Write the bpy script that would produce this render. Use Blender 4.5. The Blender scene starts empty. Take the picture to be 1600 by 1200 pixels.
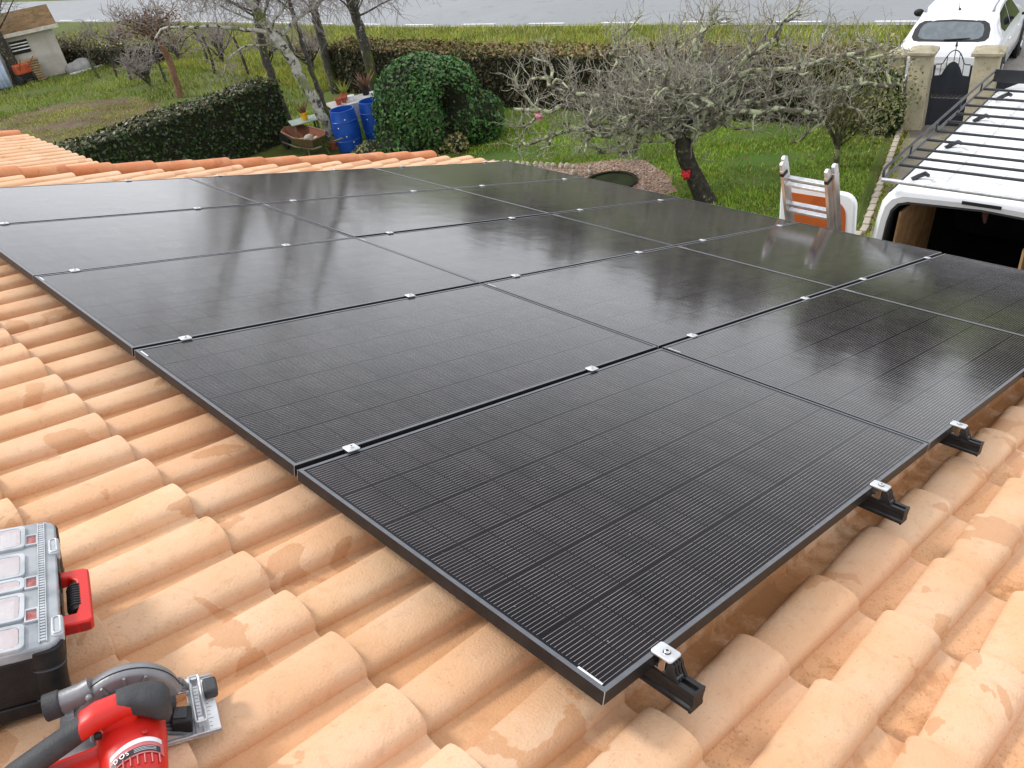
import bpy, bmesh, math, random
import numpy as np
from mathutils import Matrix, Vector, Euler

SC = bpy.context.scene
COL = SC.collection
R = math.radians
G = -3.9                      # garden level; the origin is the panel array's corner nearest the ridge
SLOPE = 17.0

# ------------------------------------------------------------------ camera, sky, sun, exposure
cam_d = bpy.data.cameras.new("camera")
cam = bpy.data.objects.new("camera", cam_d)
COL.objects.link(cam)
SC.camera = cam
CW = Vector((-0.6472, -0.6500, 1.3637))
C_RIGHT = Vector((0.69740743, -0.70401733, -0.13409875))
C_DOWN = Vector((-0.48298861, -0.32346497, -0.81369061))
C_FWD = Vector((0.52947605, 0.63224204, -0.56561923))
_m = Matrix.Identity(4)
for _i in range(3):
    _m[_i][0], _m[_i][1], _m[_i][2], _m[_i][3] = C_RIGHT[_i], -C_DOWN[_i], -C_FWD[_i], CW[_i]
cam.matrix_world = _m
cam_d.sensor_width = 36.0
cam_d.lens = 36.0 * 1253.38 / 1600.0
cam_d.clip_start = 0.05
cam_d.clip_end = 1500.0

SUN_EL, SUN_AZ = 47.0, 114.0       # azimuth measured from +x towards +y
world = bpy.data.worlds.new("World")
SC.world = world
world.use_nodes = True
wt = world.node_tree
for n in list(wt.nodes):
    wt.nodes.remove(n)
w_out = wt.nodes.new("ShaderNodeOutputWorld")
w_bg = wt.nodes.new("ShaderNodeBackground")
w_bg.inputs["Strength"].default_value = 0.1
w_sky = wt.nodes.new("ShaderNodeTexSky")
w_sky.sky_type = 'NISHITA'
w_sky.sun_disc = False
w_sky.sun_elevation = R(SUN_EL)
w_sky.sun_rotation = R(90.0 - SUN_AZ)
w_sky.air_density = 1.0
w_sky.dust_density = 2.0
w_tc = wt.nodes.new("ShaderNodeTexCoord")
w_map = wt.nodes.new("ShaderNodeMapping")
w_map.inputs["Scale"].default_value = (1.0, 1.0, 2.6)
w_noise = wt.nodes.new("ShaderNodeTexNoise")
w_noise.inputs["Scale"].default_value = 1.9
w_noise.inputs["Detail"].default_value = 6.0
w_noise.inputs["Roughness"].default_value = 0.55
w_ramp = wt.nodes.new("ShaderNodeValToRGB")
w_ramp.color_ramp.elements[0].position = 0.25
w_ramp.color_ramp.elements[0].color = (0.62, 0.62, 0.62, 1)
w_ramp.color_ramp.elements[1].position = 0.6
w_ramp.color_ramp.elements[1].color = (1, 1, 1, 1)
w_cn = wt.nodes.new("ShaderNodeTexNoise")
w_cn.inputs["Scale"].default_value = 3.1
w_cn.inputs["Detail"].default_value = 5.0
w_cr = wt.nodes.new("ShaderNodeValToRGB")
w_cr.color_ramp.elements[0].position = 0.3
w_cr.color_ramp.elements[0].color = (6.8, 7.0, 7.5, 1)
w_cr.color_ramp.elements[1].position = 0.7
w_cr.color_ramp.elements[1].color = (9.9, 10.1, 10.5, 1)
w_mix = wt.nodes.new("ShaderNodeMixRGB")
L = wt.links.new
L(w_tc.outputs["Generated"], w_map.inputs["Vector"])
L(w_map.outputs["Vector"], w_noise.inputs["Vector"])
L(w_map.outputs["Vector"], w_cn.inputs["Vector"])
L(w_noise.outputs["Fac"], w_ramp.inputs["Fac"])
L(w_cn.outputs["Fac"], w_cr.inputs["Fac"])
L(w_ramp.outputs["Color"], w_mix.inputs["Fac"])
L(w_sky.outputs["Color"], w_mix.inputs["Color1"])
L(w_cr.outputs["Color"], w_mix.inputs["Color2"])
# the cloud deck thins and brightens towards the horizon
w_sep = wt.nodes.new("ShaderNodeSeparateXYZ")
w_hz = wt.nodes.new("ShaderNodeMapRange")
w_hz.interpolation_type = 'SMOOTHSTEP'
w_hz.inputs["From Min"].default_value = 0.0
w_hz.inputs["From Max"].default_value = 0.34
w_hz.inputs["To Min"].default_value = 0.65
w_hz.inputs["To Max"].default_value = 0.0
w_hm = wt.nodes.new("ShaderNodeMixRGB")
w_hm.inputs["Color2"].default_value = (11.0, 11.3, 11.9, 1)
L(w_tc.outputs["Generated"], w_sep.inputs[0])
L(w_sep.outputs["Z"], w_hz.inputs["Value"])
L(w_hz.outputs["Result"], w_hm.inputs["Fac"])
L(w_mix.outputs["Color"], w_hm.inputs["Color1"])
L(w_hm.outputs["Color"], w_bg.inputs["Color"])
L(w_bg.outputs["Background"], w_out.inputs["Surface"])

sun_d = bpy.data.lights.new("sun", 'SUN')
sun_d.energy = 1.5
sun_d.angle = R(10)
sun_d.color = (1.0, 0.965, 0.91)
sun = bpy.data.objects.new("sun", sun_d)
COL.objects.link(sun)
_sd = Vector((math.cos(R(SUN_EL)) * math.cos(R(SUN_AZ)), math.cos(R(SUN_EL)) * math.sin(R(SUN_AZ)), math.sin(R(SUN_EL))))
sun.rotation_euler = _sd.to_track_quat('Z', 'Y').to_euler()
sun.location = (0, 0, 30)

SC.view_settings.view_transform = 'Standard'
SC.view_settings.look = 'None'
SC.view_settings.gamma = 1.0
SC.view_settings.use_curve_mapping = False
SC.view_settings.exposure = 0.74
SC.cycles.max_bounces = 6
SC.cycles.transparent_max_bounces = 12

# ------------------------------------------------------------------ helpers
RY = Matrix.Rotation(R(SLOPE), 4, 'Y')

def roof_pt(u, v, n):
    """roof coordinates (downslope, along the ridge, off the panel plane) to world"""
    return RY @ Vector((u, v, n))

def pixel(p):
    d = Vector(p) - CW
    z = d.dot(C_FWD)
    if z < 0.05:
        return (-9999, -9999, z)
    return (800 + 1253.38 * d.dot(C_RIGHT) / z, 600 + 1253.38 * d.dot(C_DOWN) / z, z)

class MB:
    def __init__(s):
        s.v, s.f, s.m = [], [], []

    def add(s, vs, fs, mi=0, M=None):
        b = len(s.v)
        if M is not None:
            vs = [tuple(M @ Vector(q)) for q in vs]
        s.v += [tuple(q) for q in vs]
        s.f += [tuple(b + i for i in f) for f in fs]
        s.m += [mi] * len(fs)
        return s

    def box(s, lo, hi, mi=0, M=None):
        x0, y0, z0 = lo
        x1, y1, z1 = hi
        return s.add([(x0, y0, z0), (x1, y0, z0), (x1, y1, z0), (x0, y1, z0), (x0, y0, z1), (x1, y0, z1), (x1, y1, z1), (x0, y1, z1)],
                     [(0, 3, 2, 1), (4, 5, 6, 7), (0, 1, 5, 4), (1, 2, 6, 5), (2, 3, 7, 6), (3, 0, 4, 7)], mi, M)

    def prism(s, poly, z0, z1, mi=0, M=None):
        n = len(poly)
        vs = [(p[0], p[1], z0) for p in poly] + [(p[0], p[1], z1) for p in poly]
        fs = [tuple(range(n - 1, -1, -1)), tuple(range(n, 2 * n))]
        fs += [(i, (i + 1) % n, n + (i + 1) % n, n + i) for i in range(n)]
        return s.add(vs, fs, mi, M)

    def tube(s, pts, rad, n=6, mi=0, M=None, caps=True, closed=False):
        pts = [Vector(p) for p in pts]
        k = len(pts)
        if not hasattr(rad, '__len__'):
            rad = [rad] * k
        vs, fs = [], []
        ref = None
        for i, p in enumerate(pts):
            if closed:
                t = pts[(i + 1) % k] - pts[i - 1]
            else:
                t = pts[min(i + 1, k - 1)] - pts[max(i - 1, 0)]
            if t.length < 1e-9:
                t = Vector((0, 0, 1))
            t.normalize()
            if ref is None:
                ref = Vector((0, 0, 1)) if abs(t.z) < 0.9 else Vector((1, 0, 0))
            a = ref - t * ref.dot(t)
            if a.length < 1e-4:
                a = Vector((1, 0, 0)) - t * t.x
            a.normalize()
            ref = a
            b = t.cross(a)
            for j in range(n):
                an = 2 * math.pi * j / n
                vs.append(tuple(p + (a * math.cos(an) + b * math.sin(an)) * rad[i]))
        for i in range(k if closed else k - 1):
            i2 = (i + 1) % k
            for j in range(n):
                j2 = (j + 1) % n
                fs.append((i * n + j, i * n + j2, i2 * n + j2, i2 * n + j))
        if caps and not closed:
            fs.append(tuple(range(n - 1, -1, -1)))
            fs.append(tuple((k - 1) * n + j for j in range(n)))
        return s.add(vs, fs, mi, M)

    def lathe(s, prof, n=24, mi=0, M=None, cap0=True, cap1=True):
        vs, fs = [], []
        for r, z in prof:
            for j in range(n):
                a = 2 * math.pi * j / n
                vs.append((r * math.cos(a), r * math.sin(a), z))
        for i in range(len(prof) - 1):
            for j in range(n):
                j2 = (j + 1) % n
                fs.append((i * n + j, i * n + j2, (i + 1) * n + j2, (i + 1) * n + j))
        if cap0:
            fs.append(tuple(range(n - 1, -1, -1)))
        if cap1:
            fs.append(tuple((len(prof) - 1) * n + j for j in range(n)))
        return s.add(vs, fs, mi, M)

    def ball(s, c, r, n=12, m=8, mi=0, M=None):
        if not hasattr(r, '__len__'):
            r = (r, r, r)
        vs = [(c[0], c[1], c[2] - r[2])]
        for i in range(1, m):
            t = math.pi * i / m
            for j in range(n):
                a = 2 * math.pi * j / n
                vs.append((c[0] + r[0] * math.sin(t) * math.cos(a), c[1] + r[1] * math.sin(t) * math.sin(a), c[2] - r[2] * math.cos(t)))
        vs.append((c[0], c[1], c[2] + r[2]))
        fs = [(0, 1 + (j + 1) % n, 1 + j) for j in range(n)]
        for i in range(m - 2):
            for j in range(n):
                j2 = (j + 1) % n
                fs.append((1 + i * n + j, 1 + i * n + j2, 1 + (i + 1) * n + j2, 1 + (i + 1) * n + j))
        t0 = 1 + (m - 2) * n
        fs += [(t0 + j, t0 + (j + 1) % n, len(vs) - 1) for j in range(n)]
        return s.add(vs, fs, mi, M)

    def grid(s, P, mi=0, M=None, flip=False):
        """P: rows of points"""
        a, b = len(P), len(P[0])
        vs = [q for r in P for q in r]
        fs = []
        for i in range(a - 1):
            for j in range(b - 1):
                f = (i * b + j, i * b + j + 1, (i + 1) * b + j + 1, (i + 1) * b + j)
                fs.append(f[::-1] if flip else f)
        return s.add(vs, fs, mi, M)

    def mesh(s, name, smooth=None):
        me = bpy.data.meshes.new(name)
        me.from_pydata(s.v, [], s.f)
        if any(s.m):
            me.polygons.foreach_set('material_index', s.m)
        if smooth is not None:
            me.polygons.foreach_set('use_smooth', [True] * len(s.f))
            me.update()
            if smooth < 180:
                me.set_sharp_from_angle(angle=R(smooth))
        me.update()
        return me

    def build(s, name, mats, parent=None, loc=(0, 0, 0), rot=(0, 0, 0), smooth=None, bevel=None, seg=2):
        me = s.mesh(name, smooth)
        for m in (mats if isinstance(mats, (list, tuple)) else [mats]):
            me.materials.append(m)
        o = bpy.data.objects.new(name, me)
        COL.objects.link(o)
        o.location = loc
        o.rotation_euler = rot
        if parent is not None:
            o.parent = parent
        if bevel:
            b = o.modifiers.new('bevel', 'BEVEL')
            b.width = bevel
            b.segments = seg
            b.limit_method = 'ANGLE'
            b.angle_limit = R(40)
            b.harden_normals = False
        return o

def np_mesh(name, V, F, mats, parent=None, loc=(0, 0, 0), smooth=False):
    """V (n,3), F (m,k) arrays"""
    V = np.ascontiguousarray(V, np.float32)
    F = np.ascontiguousarray(F, np.int32)
    me = bpy.data.meshes.new(name)
    k = F.shape[1]
    me.vertices.add(len(V))
    me.vertices.foreach_set('co', V.ravel())
    me.loops.add(F.size)
    me.loops.foreach_set('vertex_index', F.ravel())
    me.polygons.add(len(F))
    me.polygons.foreach_set('loop_start', np.arange(0, F.size, k, dtype=np.int32))
    me.polygons.foreach_set('loop_total', np.full(len(F), k, np.int32))
    if smooth:
        me.polygons.foreach_set('use_smooth', np.ones(len(F), bool))
    me.update(calc_edges=True)
    for m in (mats if isinstance(mats, (list, tuple)) else [mats]):
        me.materials.append(m)
    o = bpy.data.objects.new(name, me)
    COL.objects.link(o)
    o.location = loc
    if parent is not None:
        o.parent = parent
    return o

def tag(o, label=None, cat=None, group=None, kind=None):
    if label:
        o['label'] = label
    if cat:
        o['category'] = cat
    if group:
        o['group'] = group
    if kind:
        o['kind'] = kind
    return o

def thing(name, label, cat, loc=(0, 0, 0), rot=(0, 0, 0), group=None):
    o = bpy.data.objects.new(name, None)
    o.empty_display_size = 0.1
    COL.objects.link(o)
    o.location = loc
    o.rotation_euler = rot
    return tag(o, label, cat, group)

def copy_tree(o, parent=None):
    c = o.copy()
    COL.objects.link(c)
    c.parent = parent
    for ch in list(o.children):
        copy_tree(ch, c)
    return c

def rrect(x0, y0, x1, y1, r, n=4):
    pts = []
    for cx, cy, a0 in ((x1 - r, y1 - r, 0), (x0 + r, y1 - r, 90), (x0 + r, y0 + r, 180), (x1 - r, y0 + r, 270)):
        for i in range(n + 1):
            a = R(a0 + 90.0 * i / n)
            pts.append((cx + r * math.cos(a), cy + r * math.sin(a)))
    return pts

# ------------------------------------------------------------------ materials
class NT:
    def __init__(s, name):
        s.mat = bpy.data.materials.new(name)
        s.mat.use_nodes = True
        s.t = s.mat.node_tree
        s.b = s.t.nodes["Principled BSDF"]

    def n(s, kind, **kw):
        nd = s.t.nodes.new(kind)
        for k, v in kw.items():
            if k in nd.inputs:
                nd.inputs[k].default_value = v
            else:
                setattr(nd, k, v)
        return nd

    def link(s, a, b):
        s.t.links.new(a, b)

    def val(s, x, sock):
        if hasattr(x, 'is_output'):
            s.link(x, sock)
        else:
            sock.default_value = x

    def math(s, op, a, b=0.0, c=0.0, clamp=False):
        nd = s.t.nodes.new('ShaderNodeMath')
        nd.operation = op
        nd.use_clamp = clamp
        s.val(a, nd.inputs[0])
        s.val(b, nd.inputs[1])
        s.val(c, nd.inputs[2])
        return nd.outputs[0]

    def noise(s, vec, scale, detail=3.0, rough=0.55, out='Fac', dist=0.0):
        nd = s.n('ShaderNodeTexNoise', Scale=scale, Detail=detail, Roughness=rough, Distortion=dist)
        if vec is not None:
            s.link(vec, nd.inputs['Vector'])
        return nd.outputs[out]

    def step(s, x, a, b):
        nd = s.n('ShaderNodeMapRange', interpolation_type='SMOOTHSTEP')
        s.val(x, nd.inputs['Value'])
        nd.inputs['From Min'].default_value = a
        nd.inputs['From Max'].default_value = b
        return nd.outputs['Result']

    def mix(s, f, a, b, mode='MIX'):
        nd = s.n('ShaderNodeMix', data_type='RGBA', blend_type=mode)
        s.val(f, nd.inputs[0])
        for x, i in ((a, 6), (b, 7)):
            if isinstance(x, tuple):
                nd.inputs[i].default_value = (*x, 1)
            else:
                s.link(x, nd.inputs[i])
        return nd.outputs[2]

    def pos(s):
        return s.n('ShaderNodeNewGeometry').outputs['Position']

    def obj(s):
        return s.n('ShaderNodeTexCoord').outputs['Object']

    def sep(s, v):
        nd = s.n('ShaderNodeSeparateXYZ')
        s.link(v, nd.inputs[0])
        return nd.outputs

    def island(s):
        return s.n('ShaderNodeNewGeometry').outputs['Random Per Island']

    def orand(s):
        return s.n('ShaderNodeObjectInfo').outputs['Random']

    def hsv(s, col, h=0.5, sat=1.0, v=1.0):
        nd = s.n('ShaderNodeHueSaturation')
        s.val(h, nd.inputs['Hue'])
        s.val(sat, nd.inputs['Saturation'])
        s.val(v, nd.inputs['Value'])
        s.link(col, nd.inputs['Color'])
        return nd.outputs[0]

    def bump(s, h, strength=0.3, dist=0.01):
        nd = s.n('ShaderNodeBump', Strength=strength, Distance=dist)
        s.link(h, nd.inputs['Height'])
        s.link(nd.outputs[0], s.b.inputs['Normal'])

    def color(s, c):
        s.val(c if hasattr(c, 'is_output') else (*c, 1), s.b.inputs['Base Color'])

    def set(s, **kw):
        for k, v in kw.items():
            s.val(v, s.b.inputs[k.replace('_', ' ')])
        return s

def mat(name, c1, c2=None, scale=8.0, rough=0.6, metal=0.0, bump=0.0, bscale=None, detail=4.0, world=False, ior=None, lo=0.35, hi=0.65, coat=0.0):
    """a base colour with noise towards a second colour, and fine relief"""
    t = NT(name)
    vec = t.pos() if world else t.obj()
    if c2 is None:
        c2 = tuple(x * 0.8 for x in c1)
    f = t.step(t.noise(vec, scale, detail), lo, hi)
    t.color(t.mix(f, c1, c2))
    t.set(Roughness=rough, Metallic=metal)
    if coat:
        t.set(Coat_Weight=coat, Coat_Roughness=0.05)
    if ior:
        t.set(IOR=ior)
    if bump:
        t.bump(t.noise(vec, bscale or scale * 6, 4.0), bump)
    return t.mat

def leafmat(name, dark, light, warm=None, warm_p=0.12, rough=0.5, vary=0.5, wscale=1.2, spec=0.4, trans=0.0):
    """per-leaf colour spread, with slow drift through the plant"""
    t = NT(name)
    r = t.island()
    base = t.mix(r, dark, light)
    nz = t.step(t.noise(t.pos(), wscale, 3.0), 0.3, 0.7)
    base = t.hsv(base, 0.5, 1.0, t.math('ADD', 1.0 - vary / 2, t.math('MULTIPLY', nz, vary)))
    if warm:
        k = t.math('FRACT', t.math('MULTIPLY', r, 37.7))
        base = t.mix(t.math('LESS_THAN', k, warm_p), base, warm)
    t.color(base)
    t.set(Roughness=rough, Specular_IOR_Level=spec)
    return t.mat

M = {}
# --- roof tiles
def tile_material(name, ca, cb, dirt):
    t = NT(name)
    p = t.pos()
    o = t.obj()
    z = t.sep(o)[2]
    base = t.mix(t.step(t.noise(p, 3.0, 5.0), 0.35, 0.68), ca, cb)
    mott = t.noise(p, 38.0, 5.0, 0.65)
    base = t.mix(t.math('MULTIPLY', t.step(mott, 0.50, 0.74), 0.42), base, tuple(c * 0.72 for c in ca))
    pale = t.noise(p, 11.0, 4.0)
    base = t.mix(t.math('MULTIPLY', t.step(pale, 0.5, 0.72), 0.18), base, (0.67, 0.50, 0.35))
    r = t.orand()
    base = t.hsv(base, t.math('ADD', 0.4975, t.math('MULTIPLY', t.math('FRACT', t.math('MULTIPLY', r, 7.3)), 0.005)), 1.0, t.math('ADD', 0.95, t.math('MULTIPLY', r, 0.09)))
    # dirt lying in the flat channels
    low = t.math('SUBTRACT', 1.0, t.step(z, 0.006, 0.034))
    dn = t.step(t.noise(p, 9.0, 6.0, 0.7), 0.50, 0.70)
    # washed clean on the open slope, heaviest along the sheltered strip beyond the panels
    zone = t.math('ADD', 0.22, t.math('MULTIPLY', t.math('SUBTRACT', 1.0, t.step(t.sep(p)[1], -0.22, 0.30)), 0.62))
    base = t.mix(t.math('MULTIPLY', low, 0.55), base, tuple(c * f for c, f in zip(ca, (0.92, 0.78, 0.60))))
    dirtf = t.math('MULTIPLY', t.math('MULTIPLY', t.math('MULTIPLY', low, dn), zone), 0.85)
    base = t.mix(dirtf, base, dirt)
    base = t.mix(t.math('MULTIPLY', t.math('MULTIPLY', t.math('MULTIPLY', low, zone), t.step(t.noise(p, 120.0, 2.0), 0.55, 0.7)), 0.45), base, tuple(c * 0.5 for c in dirt))
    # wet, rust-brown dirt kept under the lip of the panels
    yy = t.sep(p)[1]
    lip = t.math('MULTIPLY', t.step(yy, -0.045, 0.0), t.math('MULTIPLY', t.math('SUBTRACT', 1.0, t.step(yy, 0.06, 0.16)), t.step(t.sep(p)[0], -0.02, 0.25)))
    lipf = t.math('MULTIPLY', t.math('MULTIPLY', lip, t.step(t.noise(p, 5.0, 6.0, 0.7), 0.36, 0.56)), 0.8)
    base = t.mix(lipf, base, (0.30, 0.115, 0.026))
    # fine grit and pores
    base = t.mix(t.math('MULTIPLY', t.step(t.noise(p, 150.0, 3.0, 0.65), 0.63, 0.72), 0.55), base, (0.30, 0.16, 0.075))
    # damp blotches with crisp outlines
    wet = t.noise(p, 4.3, 5.0, 0.5, dist=0.4)
    wetf = t.math('MULTIPLY', t.step(wet, 0.605, 0.615), 0.55)
    base = t.mix(wetf, base, tuple(c * f for c, f in zip(ca, (0.74, 0.58, 0.42))))
    t.color(base)
    t.val(t.math('SUBTRACT', 0.82, t.math('MULTIPLY', wetf, 0.6)), t.b.inputs['Roughness'])
    t.set(Specular_IOR_Level=0.3)
    t.bump(t.math('ADD', t.noise(p, 160.0, 3.0), t.math('MULTIPLY', t.noise(p, 26.0, 4.0), 0.6)), 0.40, 0.005)
    return t.mat

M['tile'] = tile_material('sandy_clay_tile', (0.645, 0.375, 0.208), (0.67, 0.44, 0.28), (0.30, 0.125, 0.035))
M['verge'] = tile_material('red_clay_tile', (0.56, 0.20, 0.085), (0.60, 0.27, 0.13), (0.30, 0.10, 0.04))
M['deck'] = mat('roof_deck', (0.10, 0.06, 0.04), rough=0.95)
M['render_wall'] = mat('rendered_wall', (0.62, 0.57, 0.47), (0.55, 0.50, 0.40), 3.0, 0.9, bump=0.2, bscale=60)
M['zinc'] = mat('zinc', (0.42, 0.43, 0.45), (0.34, 0.35, 0.37), 6.0, 0.45, 0.8)

# --- solar panels: cell print under glass
def laminate_material():
    t = NT('cell_laminate')
    o = t.obj()
    x, y, _ = t.sep(o)
    CX, CY = 1.690 / 18.0, 1.069 / 6.0    # half cells
    fx = t.math('FRACT', t.math('DIVIDE', t.math('SUBTRACT', x, 0.018), CX))
    gx = t.math('LESS_THAN', t.math('MINIMUM', fx, t.math('SUBTRACT', 1.0, fx)), 0.016)
    fc = t.math('FRACT', t.math('DIVIDE', t.math('SUBTRACT', y, 0.0115), CY))
    gy = t.math('LESS_THAN', t.math('MINIMUM', fc, t.math('SUBTRACT', 1.0, fc)), 0.012)
    # sixteen fine wires per cell row, with one pitch left empty between the rows
    fw = t.math('ADD', t.math('MULTIPLY', fc, 16.6), 0.2)
    wire = t.math('LESS_THAN', t.math('ABSOLUTE', t.math('SUBTRACT', t.math('FRACT', t.math('ADD', fw, 0.5)), 0.5)), 0.036)
    wire = t.math('MULTIPLY', wire, t.math('MULTIPLY', t.math('GREATER_THAN', fw, 0.5), t.math('LESS_THAN', fw, 16.5)))
    mid = t.math('LESS_THAN', t.math('ABSOLUTE', t.math('SUBTRACT', x, 0.863)), 0.009)
    gap = t.math('MAXIMUM', t.math('MAXIMUM', gx, gy), mid)
    inside = t.math('MULTIPLY', t.math('MULTIPLY', t.math('GREATER_THAN', x, 0.02), t.math('LESS_THAN', x, 1.706)),
                    t.math('MULTIPLY', t.math('GREATER_THAN', y, 0.012), t.math('LESS_THAN', y, 1.079)))
    # per-cell tint
    cell = t.n('ShaderNodeCombineXYZ')
    t.link(t.math('FLOOR', t.math('DIVIDE', x, CX)), cell.inputs[0])
    t.link(t.math('FLOOR', t.math('DIVIDE', y, CY)), cell.inputs[1])
    t.link(t.math('MULTIPLY', t.orand(), 50.0), cell.inputs[2])
    wn = t.n('ShaderNodeTexWhiteNoise', noise_dimensions='3D')
    t.link(cell.outputs[0], wn.inputs['Vector'])
    base = t.mix(wn.outputs['Value'], (0.0050, 0.0038, 0.0055), (0.0105, 0.0080, 0.0110))
    base = t.mix(t.math('MULTIPLY', gap, 0.5), base, (0.004, 0.004, 0.005))
    spark = t.step(t.noise(o, 9.0, 2.0), 0.3, 0.75)
    wirec = t.mix(spark, (0.30, 0.285, 0.265), (0.46, 0.43, 0.40))
    vis = t.math('MULTIPLY', t.math('MULTIPLY', wire, inside), t.math('SUBTRACT', 1.0, gx))
    base = t.mix(vis, base, wirec)
    base = t.mix(t.math('SUBTRACT', 1.0, inside), base, (0.006, 0.007, 0.009))
    # thin uneven dust film and a few smears
    p = t.pos()
    dust = t.math('MULTIPLY', t.step(t.noise(p, 2.3, 5.0, 0.6), 0.3, 0.75), 0.005)
    smear = t.n('ShaderNodeMapping')
    smear.inputs['Scale'].default_value = (3.2, 13.0, 5.0)
    smear.inputs['Rotation'].default_value = (0, 0, 0.5)
    t.link(p, smear.inputs['Vector'])
    sm = t.math('MULTIPLY', t.step(t.noise(smear.outputs[0], 1.6, 6.0, 0.75), 0.66, 0.80), 0.20)
    specks = t.math('MULTIPLY', t.step(t.noise(p, 75.0, 1.0), 0.79, 0.82), 0.35)
    base = t.mix(t.math('ADD', t.math('ADD', dust, sm), specks, clamp=True), base, (0.42, 0.42, 0.43))
    t.color(base)
    rgh = t.math('ADD', 0.07, t.math('MULTIPLY', t.noise(p, 3.1, 4.0), 0.07))
    t.val(rgh, t.b.inputs['Roughness'])
    t.set(IOR=1.5)
    # anti-reflective glass: weak mirror seen steeply, full mirror at a low angle
    lw = t.n('ShaderNodeLayerWeight', Blend=0.5)
    t.val(t.math('ADD', 0.11, t.math('MULTIPLY', t.step(lw.outputs['Facing'], 0.50, 0.88), 0.36)), t.b.inputs['Specular IOR Level'])
    t.bump(t.noise(p, 5.0, 2.0), 0.03, 0.02)
    return t.mat

M['laminate'] = laminate_material()
M['frame'] = mat('black_anodised', (0.010, 0.010, 0.011), (0.016, 0.015, 0.015), 30.0, 0.45, 0.0, ior=1.36)
M['frame_lip'] = mat('sky_sheen_anodised_lip', (0.095, 0.10, 0.112), (0.075, 0.078, 0.088), 30.0, 0.34, 0.0, ior=1.6)  # same anodising as the sides; sky sheen on the top lip painted as paler grey
M['frame_cut'] = mat('bare_mitre', (0.55, 0.55, 0.56), rough=0.4, metal=0.6)
M['sticker'] = None
def sticker_material():
    t = NT('serial_sticker')
    x, y, _ = t.sep(t.obj())
    wn = t.n('ShaderNodeTexWhiteNoise', noise_dimensions='1D')
    t.link(t.math('FLOOR', t.math('MULTIPLY', y, 900.0)), wn.inputs['W'])
    bars = t.math('MULTIPLY', t.math('GREATER_THAN', wn.outputs['Value'], 0.62), t.math('MULTIPLY', t.math('GREATER_THAN', x, 0.0008), t.math('LESS_THAN', x, 0.0042)))
    t.color(t.mix(bars, (0.78, 0.77, 0.78), (0.25, 0.25, 0.28)))
    t.set(Roughness=0.5)
    return t.mat
M['sticker'] = sticker_material()
M['alu'] = mat('aluminium', (0.66, 0.67, 0.68), (0.52, 0.53, 0.54), 25.0, 0.36, 0.6)
M['alu_dark'] = mat('dark_aluminium', (0.33, 0.33, 0.35), (0.26, 0.26, 0.28), 25.0, 0.4, 0.6)
M['chrome'] = mat('bolt_steel', (0.75, 0.75, 0.76), rough=0.22, metal=1.0)
M['rail'] = mat('black_rail', (0.010, 0.010, 0.011), (0.018, 0.017, 0.017), 14.0, 0.45, 0.0, ior=1.38)
M['rail_edge'] = mat('rail_edge', (0.09, 0.09, 0.10), rough=0.5)
M['blackplastic'] = mat('black_plastic', (0.009, 0.009, 0.010), (0.020, 0.019, 0.019), 18.0, 0.50, bump=0.15, bscale=160, ior=1.36)
M['rubber'] = mat('grey_rubber', (0.026, 0.027, 0.030), (0.042, 0.042, 0.045), 30.0, 0.62, bump=0.25, bscale=260)
M['red'] = mat('red_plastic', (0.62, 0.016, 0.009), (0.53, 0.013, 0.008), 9.0, 0.40, bump=0.05, bscale=300)
M['darkred'] = mat('dark_red_plastic', (0.40, 0.02, 0.015), rough=0.4)
# ------------------------------------------------------------------ house with its tiled roof
rng = random.Random(7)
PITCH_V, EXPO = 0.2045, 0.37
PAN_N = -0.198                      # channel level below the panel plane

def tile_mb(a=0.074, h=0.053, taper=0.79, wob=0.0, length=0.43, pan=True, flip=1):
    def prof(s):
        pts = []
        for i in range(13):
            t = math.pi * i / 12
            pts.append((a * s * math.cos(t) + 0.001 * wob * math.sin(3 * t), 0.007 + (h * s - 0.007) * math.sin(t) ** 0.56))
        if pan:
            pts[-1] = (pts[-1][0] - 0.001, 0.0045)
            pts += [(-0.084, 0.001), (-0.100, -0.001), (-0.120, -0.001), (-0.142, 0.002)]
        return pts
    mb = MB()
    st = []
    for x, dz in ((-length, 0.0), (-0.20, 0.0), (-0.008, 0.0), (-0.0015, -0.0005), (0.0, -0.0025)):
        s = 1.0 + (1 - taper) * x / length
        z0 = 0.028 * (1 + x / EXPO)
        st.append([(x, y, z + z0 + dz) for y, z in prof(s)])
    th = 0.0140
    s = 1.0
    p = prof(1.0)
    nose = []
    inner = []
    cy = 0.0
    for i, (y, z) in enumerate(p):
        if i < 13:
            nose.append((0.0, y * 0.86, (z - 0.007) * 0.80 + 0.028 - 0.007))
        else:
            nose.append((0.0, y, z + 0.028 - th))
    inner = [(-0.06, y, z) for _, y, z in nose]
    st += [nose, inner]
    mb.grid(st)
    side = [[q, (q[0], q[1] - 0.008, q[2] - 0.011)] for q in [r[0] for r in st[:5]]]
    mb.grid(side, flip=True)
    return mb

tile_meshes = []
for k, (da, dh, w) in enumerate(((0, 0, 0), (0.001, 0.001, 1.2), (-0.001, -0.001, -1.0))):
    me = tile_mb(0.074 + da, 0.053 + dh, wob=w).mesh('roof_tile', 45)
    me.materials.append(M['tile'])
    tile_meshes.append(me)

HB = Vector((1.0, 2.0, G))
house = thing('house', 'house under a sandy clay tiled roof carrying the solar panels', 'house', HB)

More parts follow.
